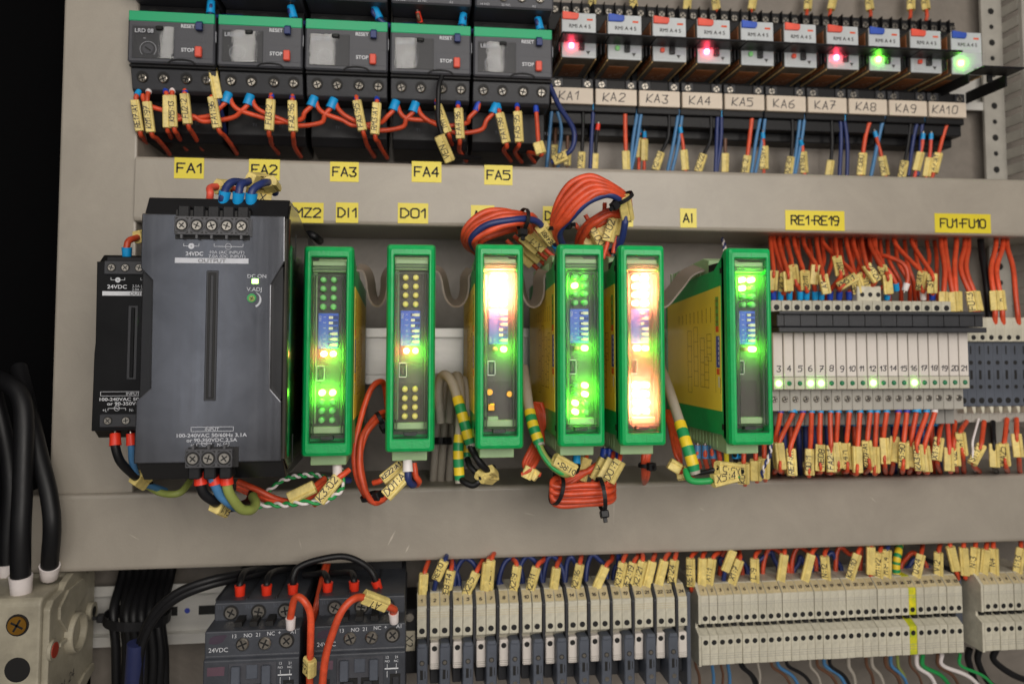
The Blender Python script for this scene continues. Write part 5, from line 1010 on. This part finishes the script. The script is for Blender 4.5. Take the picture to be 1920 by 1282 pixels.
for k, (x, x2) in enumerate(((818, 812), (832, 826), (846, 842))):
    grey_cable([(x, 700, 476), (x+2, 740, 474), (x2+6, 820, 470), (x2, 900, 474), (x2, 930, 490)], 2.2, ('leftmost', 'middle', 'rightmost')[k]+' dim grey cable hanging behind the gap after the second module')
tie(W(828, 826, 470), (0, .1, 1), 6, 'black cable tie round the dim grey cables behind the second module', (.4, -1, 0), w=4)
one(blackw, [(880, 832, 404), (887, 846, 402), (896, 862, 400), (912, 880, 402), (924, 890, 410)], 'black wire from the front striped sleeve into a yellow tag', 1.8, None, [(.82, 9, 'X4:1', 6.4, .4)], group=G)
one(blackw, [(864, 896, 410), (872, 904, 406), (890, 908, 404), (906, 892, 404), (925, 876, 412)], 'black wire from the low striped sleeve hooking into a tag', 1.6, None, [(.66, 8.5, '', 6.4, -.4)], group=G)
one(blackw, [(876, 860, 414), (882, 874, 410), (894, 886, 408), (915, 896, 410), (930, 894, 416)], 'black wire from the rear striped sleeve near the third module foot', 1.6, None, [(.72, 8.5, '', 6.2, .9)], group=G)
grey_cable([(982, 690, 430), (986, 720, 418), (992, 765, 408), (1000, 800, 402), (1013, 836, 398)], 2.6, 'grey printed cable with striped sleeve between the third and fourth modules', (.62, 1))
m = M(); C = spline([W(1008, 826, 399), W(1018, 850, 396), (W(1036, 874, 394)), W(1058, 888, 394), W(1072, 886, 398)], 8)
m.tube(C, 1.8, olive, 12, True, matf=None); m.tube([p+Vector((-.9, -1.1, .2)) for p in C[:-2]], 1.0, grnw, 8); tag(m.build('wire', None, tuple(C[0])), 'yellow-green earth wire curving under the fourth green module', 'wire', G)
one(blackw, [(1014, 836, 402), (1026, 852, 398), (1050, 868, 394), (1078, 884, 398), (1084, 872, 404)], 'dark wire tagged DI:RS+ under the fourth green module', 1.4, None, [(.52, 13, 'DI:RS+', 6.6, -.2)], group=G)
for k in range(5):
    one(orange, [(1002+k*3, 755, 424-k), (1012+k*2.6, 790, 418), (1016-k*5, 840, 410), (1000-k*4, 874, 404+k), (978+k*9, 896-abs(k-2)*3, 404)], ORD[k]+' of five orange wires fanning out below the third module', 1.3, None, [(.95, 6, '', 5.4)] if k in (1, 3) else (), group=G)
# coil under the fourth and fifth modules
CP = 'orange coil below the fourth and fifth modules'
for k in range(6):
    dz = k*7.0; yb = 404+(k % 2)*2.5
    one(orange, [(1120, 880-k*2, 414), (1060, 892+dz*.6, 410), (1040, 898+dz*.75, yb), (1036, 908+dz*.9, yb-2), (1050, 912+dz*1.0, yb-3), (1090, 910+dz*1.02, yb-4), (1130, 908+dz, yb-3), (1147, 906+dz*.9, yb), (1150, 896+dz*.8, yb+5), (1138, 886+k, 412)], ORD[k]+' turn from the top in the orange coil below the middle modules', 1.45, group=CP)
tie(W(1127, 926, 402), (1, 0, .1), 8.2, 'black cable tie round the right end of the low orange coil', (0, -.3, -1))
tie(W(1044, 918, 404), (1, .2, -.3), 7.2, 'black cable tie round the left end of the low orange coil', (-.6, .2, .8))
for k, (x0, y0, x1, y1, t, l_) in enumerate(((1136, 912, 1160, 866, 'DO:1', 'front yellow tag DO:1 beside the low orange coil'), (1124, 908, 1146, 866, '', 'second blank tag beside the low orange coil'), (1112, 904, 1130, 868, 'Y', 'third tag beside the low orange coil'), (1088, 900, 1096, 872, '', 'short tag under the blue ferrule of the fourth module'))):
    one(orange, [(x0-6, y0+14, 404+k*5), (x0, y0, 402+k*5), (x1, y1, 402+k*5), (x1+4, y1-18, 408+k*5)], l_.replace(' tag',' tagged wire',1) if 'tag ' in l_+' ' else l_, 1.2, None, [(.52, 12, t, 6, .3*(k-1))], group=G)
one(blackw, [(1082, 846, 404), (1080, 872, 402), (1076, 886, 406)], 'wire in a bright blue ferrule under the fourth module', 1.2, (cyanf, 6.4, 1.7), group=G)
for k in range(4): one(navy, [(1134+k*9, 840, 414), (1133+k*9, 862, 414), (1126+k*8, 880, 420)], ORD[k]+' navy wire in the row under the fifth module', 1.5, (dkf, 7, 1.5), group=G)
for k in range(3): one(orange, [(1208+k*5, 838, 420), (1207+k*4, 866, 420), (1206+k*4, 892, 428), (1208, 905, 450)], ORD[k]+' of three orange wires tied below the fifth module', 1.4, group=G)
tie(W(1211, 872, 420), (0, 0, 1), 3.6, 'black cable tie on the three orange wires below the fifth module', (.3, -1, 0))
grey_cable([(1240, 690, 452), (1256, 735, 424), (1270, 778, 410), (1284, 822, 400), (1296, 860, 396), (1304, 888, 395)], 2.7, 'grey cable with striped sleeve beside the last green module', (.66, 1))
for k in range(5):
    one(orange, [(1244+k*3, 770, 430-k), (1256+k*2, 800, 420), (1266+k*2, 845, 410), (1278, 880+k*2, 404+k), (1258+k*11, 876+k*7-abs(k-2)*3, 404)], ORD[k]+' of five orange wires falling beside the last module', 1.35, None, [(.95, 6.5, '', 5.6)] if k in (0, 2) else (), group=G)
one(blackw, [(1298, 880, 398), (1312, 886, 395), (1335, 882, 392), (1362, 878, 392), (1392, 884, 398)], 'dark wire tagged X5:5 from the striped sleeve of the last module', 1.3, None, [(.62, 14.5, 'X5:5', 6.8, -.15)], group=G)
one(grnw, [(1286, 880, 398), (1292, 898, 394), (1315, 902, 391), (1350, 898, 390), (1384, 890, 394)], 'green wire tagged X5:4 below the last green module', 1.7, None, [(.72, 14, 'X5:4', 6.4, .3)], group=G)
for k, x in enumerate((1308, 1322, 1336, 1378, 1390)): one(orange if k < 3 else blackw, [(x, 834, 414), (x, 856, 413), (x+4, 876, 418)], ORD[k]+' short wire in a blue ferrule under the last module', 1.2, (cyanf if k > 2 else steelb, 7, 1.6), group=G)
one(mat('yellow_insulation', (226, 200, 40), .45), [(1361, 836, 410), (1362, 860, 409), (1364, 880, 414)], 'short yellow wire under the last green module', 1.3, group=G)
one(red, [(1346, 836, 412), (1350, 858, 411), (1352, 880, 416)], 'short red wire under the last green module', 1.2, group=G)
for k, (x, y0, y1, t) in enumerate(((1394, 852, 892, 'KO:1'), (1416, 846, 886, ''), (1432, 840, 884, 'M'))):
    one(orange, [(x+2, y0-16, 412), (x, y0, 410), (x+1, y1, 410), (x+3, y1+16, 420)], ('orange wire tagged KO:1', 'orange wire with blank tag', 'orange wire tagged M')[k]+' just right of the last module foot', 1.25, None, [(.5, 11, t, 6)], group=G)
for q, (col, l_) in enumerate(((whitef, 'white'), (navy, 'blue'))):
    for nm_, B in (('below', [W(1446, 830, 404), W(1444, 850, 402), W(1434, 872, 402), W(1428, 895, 408)]), ('above', [W(1360, 476, 440), W(1358, 462, 452), W(1354, 446, 472)])):
        B = spline(B, 12); P = [p+Vector((math.cos(i*.6+q*math.pi), math.sin(i*.6+q*math.pi), 0))*.6 for i, p in enumerate(B)]
        PEND.append((col, P, .55, None, (), None, 8)); flush('', G, custom=[l_+' strand of the twisted pair '+nm_+' the last green module'])
# bundle above the third module
G1 = 'orange loop above the third module'
for k, (col, pts) in enumerate(((orange, [(900, 478, 440), (876, 462, 426), (870, 440, 414), (884, 414, 410), (915, 397, 410), (950, 397, 410), (984, 405, 412), (999, 406, 416), (1004, 420, 428), (990, 440, 440)]),
                 (orange, [(905, 480, 440), (880, 464, 422), (876, 444, 410), (892, 420, 405), (925, 404, 404), (960, 400, 405), (985, 404, 410), (996, 412, 422), (990, 430, 440)]),
                 (orange, [(908, 482, 440), (884, 466, 420), (880, 448, 407), (900, 424, 402), (935, 410, 401), (970, 407, 402), (988, 410, 408), (1000, 420, 424), (985, 445, 440)]),
                 (navy, [(912, 482, 440), (888, 464, 418), (884, 448, 405), (905, 427, 400), (940, 415, 399), (972, 411, 400), (994, 412, 404), (1012, 420, 408), (1030, 442, 414), (1046, 458, 424)]),
                 (orange, [(914, 484, 440), (894, 466, 418), (890, 452, 405), (910, 436, 401), (945, 423, 400), (975, 418, 402), (990, 420, 410), (994, 440, 426), (985, 462, 442)]),
                 (orange, [(915, 490, 450), (898, 470, 430), (905, 450, 424), (940, 436, 424), (975, 428, 426), (998, 432, 432), (1010, 455, 446)]))):
    one(col, pts, ('outermost orange wire of the loop above the third module', 'second orange wire of the loop above the third module', 'third orange wire of the loop above the third module', 'single blue wire of the loop above the third module, ending in a tag', 'innermost orange wire of the loop above the third module', 'rear orange wire of the loop above the third module')[k], 1.75, None, [(.86, 13.5, 'RE4:RG1', 7.2)] if col == navy else (), group=G1)
tie(W(981, 412, 405), W(1000, 414, 408)-W(960, 405, 404), 5.6, 'black cable tie on the orange loop above the third module', (-.5, -.4, -1))
for k, (x, y, t) in enumerate(((1006, 452, 'X:1'), (994, 456, ''), (1012, 468, 'U4'), (998, 474, ''), (984, 482, ''))):
    a = W(x, y, 424+k*5); m = marker_mesh(a, (.75, .1, -.65), 12, t, 6, .3); 
    C = [a+Vector((.75, .1, -.65)).normalized()*s_ for s_ in (-14, -6, 6, 14)]; m.tube(C, 1.2, orange, 8)
    tag(m.build('wire_marker', None, tuple(a)), ORD[k]+' yellow tag from the top in the fan above the third module', 'wire marker', 'fan of tags above the third module')
# tall bundle above the fourth module
G2 = 'tall orange bundle above the fourth module'
TL = [(orange, [(1052, 470, 430), (1036, 428, 414), (1044, 388, 405), (1066, 348, 401), (1100, 331, 400), (1134, 341, 400), (1164, 360, 404), (1178, 374, 412), (1180, 392, 424)]),
      (orange, [(1054, 470, 428), (1038, 430, 411), (1050, 392, 402), (1074, 356, 398), (1104, 339, 397), (1136, 347, 398), (1166, 364, 402), (1179, 380, 410), (1178, 398, 424)]),
      (orange, [(1056, 472, 427), (1040, 432, 409), (1054, 398, 400), (1080, 366, 396), (1108, 348, 395), (1140, 354, 396), (1166, 370, 400), (1176, 388, 410), (1172, 402, 424)]),
      (orange, [(1058, 472, 426), (1042, 433, 408), (1060, 404, 399), (1088, 374, 395), (1114, 357, 394), (1144, 359, 395), (1168, 374, 400), (1174, 392, 410), (1166, 404, 424)]),
      (orange, [(1059, 473, 426), (1044, 434, 408), (1066, 408, 399), (1096, 378, 395), (1122, 362, 394), (1148, 363, 396), (1168, 378, 401), (1172, 394, 412), (1160, 406, 426)]),
      (navy, [(1062, 474, 426), (1049, 436, 408), (1074, 406, 399), (1104, 378, 395), (1130, 366, 395), (1150, 368, 396), (1166, 378, 399), (1174, 392, 402), (1172, 420, 404), (1166, 446, 408), (1158, 470, 414)])]
for k, (col, pts) in enumerate(TL): one(col, pts, (ORD[k]+' orange wire from the top in the tall arch above the fourth module') if col == orange else 'blue wire along the underside of the tall orange arch', 1.8, None, [(.74, 13.5, '', 6.6)] if col == navy else (), group=G2)
for k, pts in enumerate(([(1160, 400, 414), (1140, 396, 414), (1112, 412, 416), (1094, 428, 420), (1084, 446, 426), (1082, 470, 436)], [(1164, 404, 412), (1142, 402, 411), (1116, 418, 412), (1100, 432, 416), (1090, 450, 424), (1088, 472, 434)], [(1168, 408, 418), (1144, 410, 418), (1120, 424, 419), (1106, 436, 424), (1098, 455, 432), (1096, 474, 440)])):
    one(orange, pts, ORD[k]+' orange wire curving down under the tall arch to the fifth module', 1.75, group=G2)
tie(W(1168, 372, 400), (.55, .3, -.8), 5.4, 'black cable tie at the right shoulder of the tall orange arch', (-.8, -.4, -.5))
tie(W(1042, 424, 410), (-.2, -.3, 1), 5.0, 'black cable tie at the left foot of the tall orange arch', (1, -.4, -.3))
for k, (x, y, dx, dz, t) in enumerate(((1120, 442, .5, -.85, 'DO:0'), (1104, 455, .6, -.8, ''), (1132, 425, -.05, -1, ''), (1146, 432, -.28, -.95, 'V:02'), (1160, 420, -.2, -1, ''))):
    a = W(x, y, 420-(k > 2)*6+(k == 1)*8); d = Vector((dx, 0, dz)).normalized(); m = marker_mesh(a, d, 13, t, 6.2, .2*(k-2)); m.tube([a+d*s_ for s_ in (-13, -6, 6, 16)], 1.2, orange, 8)
    tag(m.build('wire_marker', None, tuple(a)), ORD[k]+' yellow tag in the group behind the fifth green module top', 'wire marker', 'tags above the fifth module')
one(navy, [(1158, 480, 420), (1154, 466, 416), (1160, 448, 414), (1168, 430, 416)], 'blue wire in a bright ferrule above the fifth module', 1.6, (cyanf, 8, 1.5), group=G)
one(navy, [(1132, 492, 436), (1142, 474, 428), (1154, 466, 424)], 'short blue wire slanting behind the fourth module', 1.6, group=G)
one(navy, [(1046, 470, 426), (1042, 458, 422), (1036, 446, 424)], 'blue wire reaching the top plug of the fourth module', 1.5, (cyanf, 5, 1.5), group=G)
one(blackw, [(560, 450, 470), (575, 440, 462), (590, 444, 458), (600, 452, 470)], 'dark wire peeking out behind the large power supply shoulder', 2.2, group=G)
# ------------------------------------------------------------------ heavy black cables at the left, cable bundle, contactor wiring
GB = 'thick black cables at the left edge'
for k, (pts, l_) in enumerate((([(-30, 700, 470), (10, 716, 452), (36, 740, 446), (46, 800, 442), (42, 920, 438), (38, 1010, 436), (40, 1118, 440)], 'thick black cable in front, entering the isolator block'), ([(36, 690, 476), (52, 760, 458), (74, 850, 448), (92, 930, 442), (97, 1000, 441), (92, 1082, 452)], 'thick black cable behind, entering the back of the isolator block'), ([(-20, 700, 480), (6, 800, 478), (20, 900, 470), (16, 1000, 468), (14, 1085, 468)], 'thick black cable at the very left edge'))):
    one(blackw, pts, l_, 4.7 if k < 1 else 4.3, None, (), (whitef, 11 if k == 0 else 8, 1.12), GB, 'cable', 'cable', 18)
BL = 'black cables of the low bundle'
for k in range(8):
    x = 222+k*13; d = random.uniform(-5, 5); yb = 482-6*math.sin(k*math.pi/7)
    one(blackw, [(x+18, 1030, 506), (x+6, 1085, 498), (x-6+d, 1150, yb), (x+d, 1220, yb-2), (x-4, 1310, yb)], ORD[k]+' black cable from the left in the bundle beside the left contactor', 2.5, group=BL, name='cable', cat='cable')
tie(W(258, 1155, 480), (0.06, 0, 1), 17, 'wide black tie strap round the low black cable bundle', (-1, -.2, 0), w=5)
for k in range(2):
    one(blackw, [(250+k*8, 1330, 448-k*3), (256+k*7, 1230, 444-k*3), (282+k*6, 1160+k*2, 438), (330, 1112+k*10, 434), (395, 1086+k*10, 436), (455, 1074+k*8, 446), (520, 1062, 462)], ('upper', 'lower')[k]+' black cable curving from the low left up to the contactor', 2.1, None, (), None, 'black cables to the contactors', 'cable', 'cable')
m = M(); C = [W(250, 1330, 446), W(252, 1270, 444), W(256, 1205, 441)]; m.tube(C, 4.6, mat('dark_blue_sleeve', (34, 40, 74), .4), 14); tag(m.build('cable_sleeve', None, tuple(C[2])), 'dark blue sleeve round the two curving black cables at the bottom', 'sleeve')
GC = 'black wires on top of the contactors'
for k, (x, y, pts) in enumerate(((450, 1118, [(454, 1080, 437), (466, 1070, 446), (500, 1062, 460)]), (500, 1117, [(505, 1080, 437), (516, 1071, 446), (550, 1064, 460)]), (549, 1116, [(551, 1080, 433), (560, 1063, 434), (590, 1050, 436), (640, 1043, 438), (680, 1056, 438), (700, 1076, 436), (711, 1108, 436)]), (614, 1112, [(611, 1078, 438), (602, 1074, 446), (570, 1078, 452)]), (664, 1110, [(661, 1077, 438), (650, 1072, 446), (610, 1076, 456)]))):
    one(blackw, [(x, y, 433), (x, y-14, 433), (x, y-24, 433)]+pts, ('black wire into the first terminal on top of the left contactor', 'black wire into the second terminal on top of the left contactor', 'black wire arching between the two bottom contactors', 'black wire into the first terminal on top of the right contactor', 'black wire into the second terminal on top of the right contactor')[k], 1.7, (redf, 5.8, 1.55), (), (redf, 5.8, 1.45) if k == 2 else None, GC)
one(orange, [(545, 1178, 407), (545, 1158, 406), (549, 1130, 404), (560, 1119, 402), (574, 1130, 401), (583, 1165, 402), (582, 1225, 403), (580, 1260, 406), (580, 1320, 408)], 'orange wire looping off the A1 terminal of the left contactor', 1.75, (whitef, 5.6, 1.35), [(.74, 9, '31', 6.4, 1.0)], group='orange contactor wires')
one(orange, [(739, 1166, 407), (738, 1148, 405), (735, 1140, 402), (686, 1120, 396), (660, 1124, 392), (636, 1154, 390), (618, 1205, 390), (606, 1260, 391), (602, 1330, 392)], 'long orange wire crossing the right contactor, yellow tag at its top', 1.8, (whitef, 5.6, 1.35), [(.24, 13.5, 'A1', 6.4, -.5)], group='orange contactor wires')
for k in range(2): one(orange, [(614+k*6, 1040, 470), (606+k*5, 1075, 452), (592+k*5, 1130, 440), (583+k*3, 1180, 440), (580, 1320, 446)], ('left', 'right')[k]+' dim orange wire between the two bottom contactors', 1.3, group='orange contactor wires')
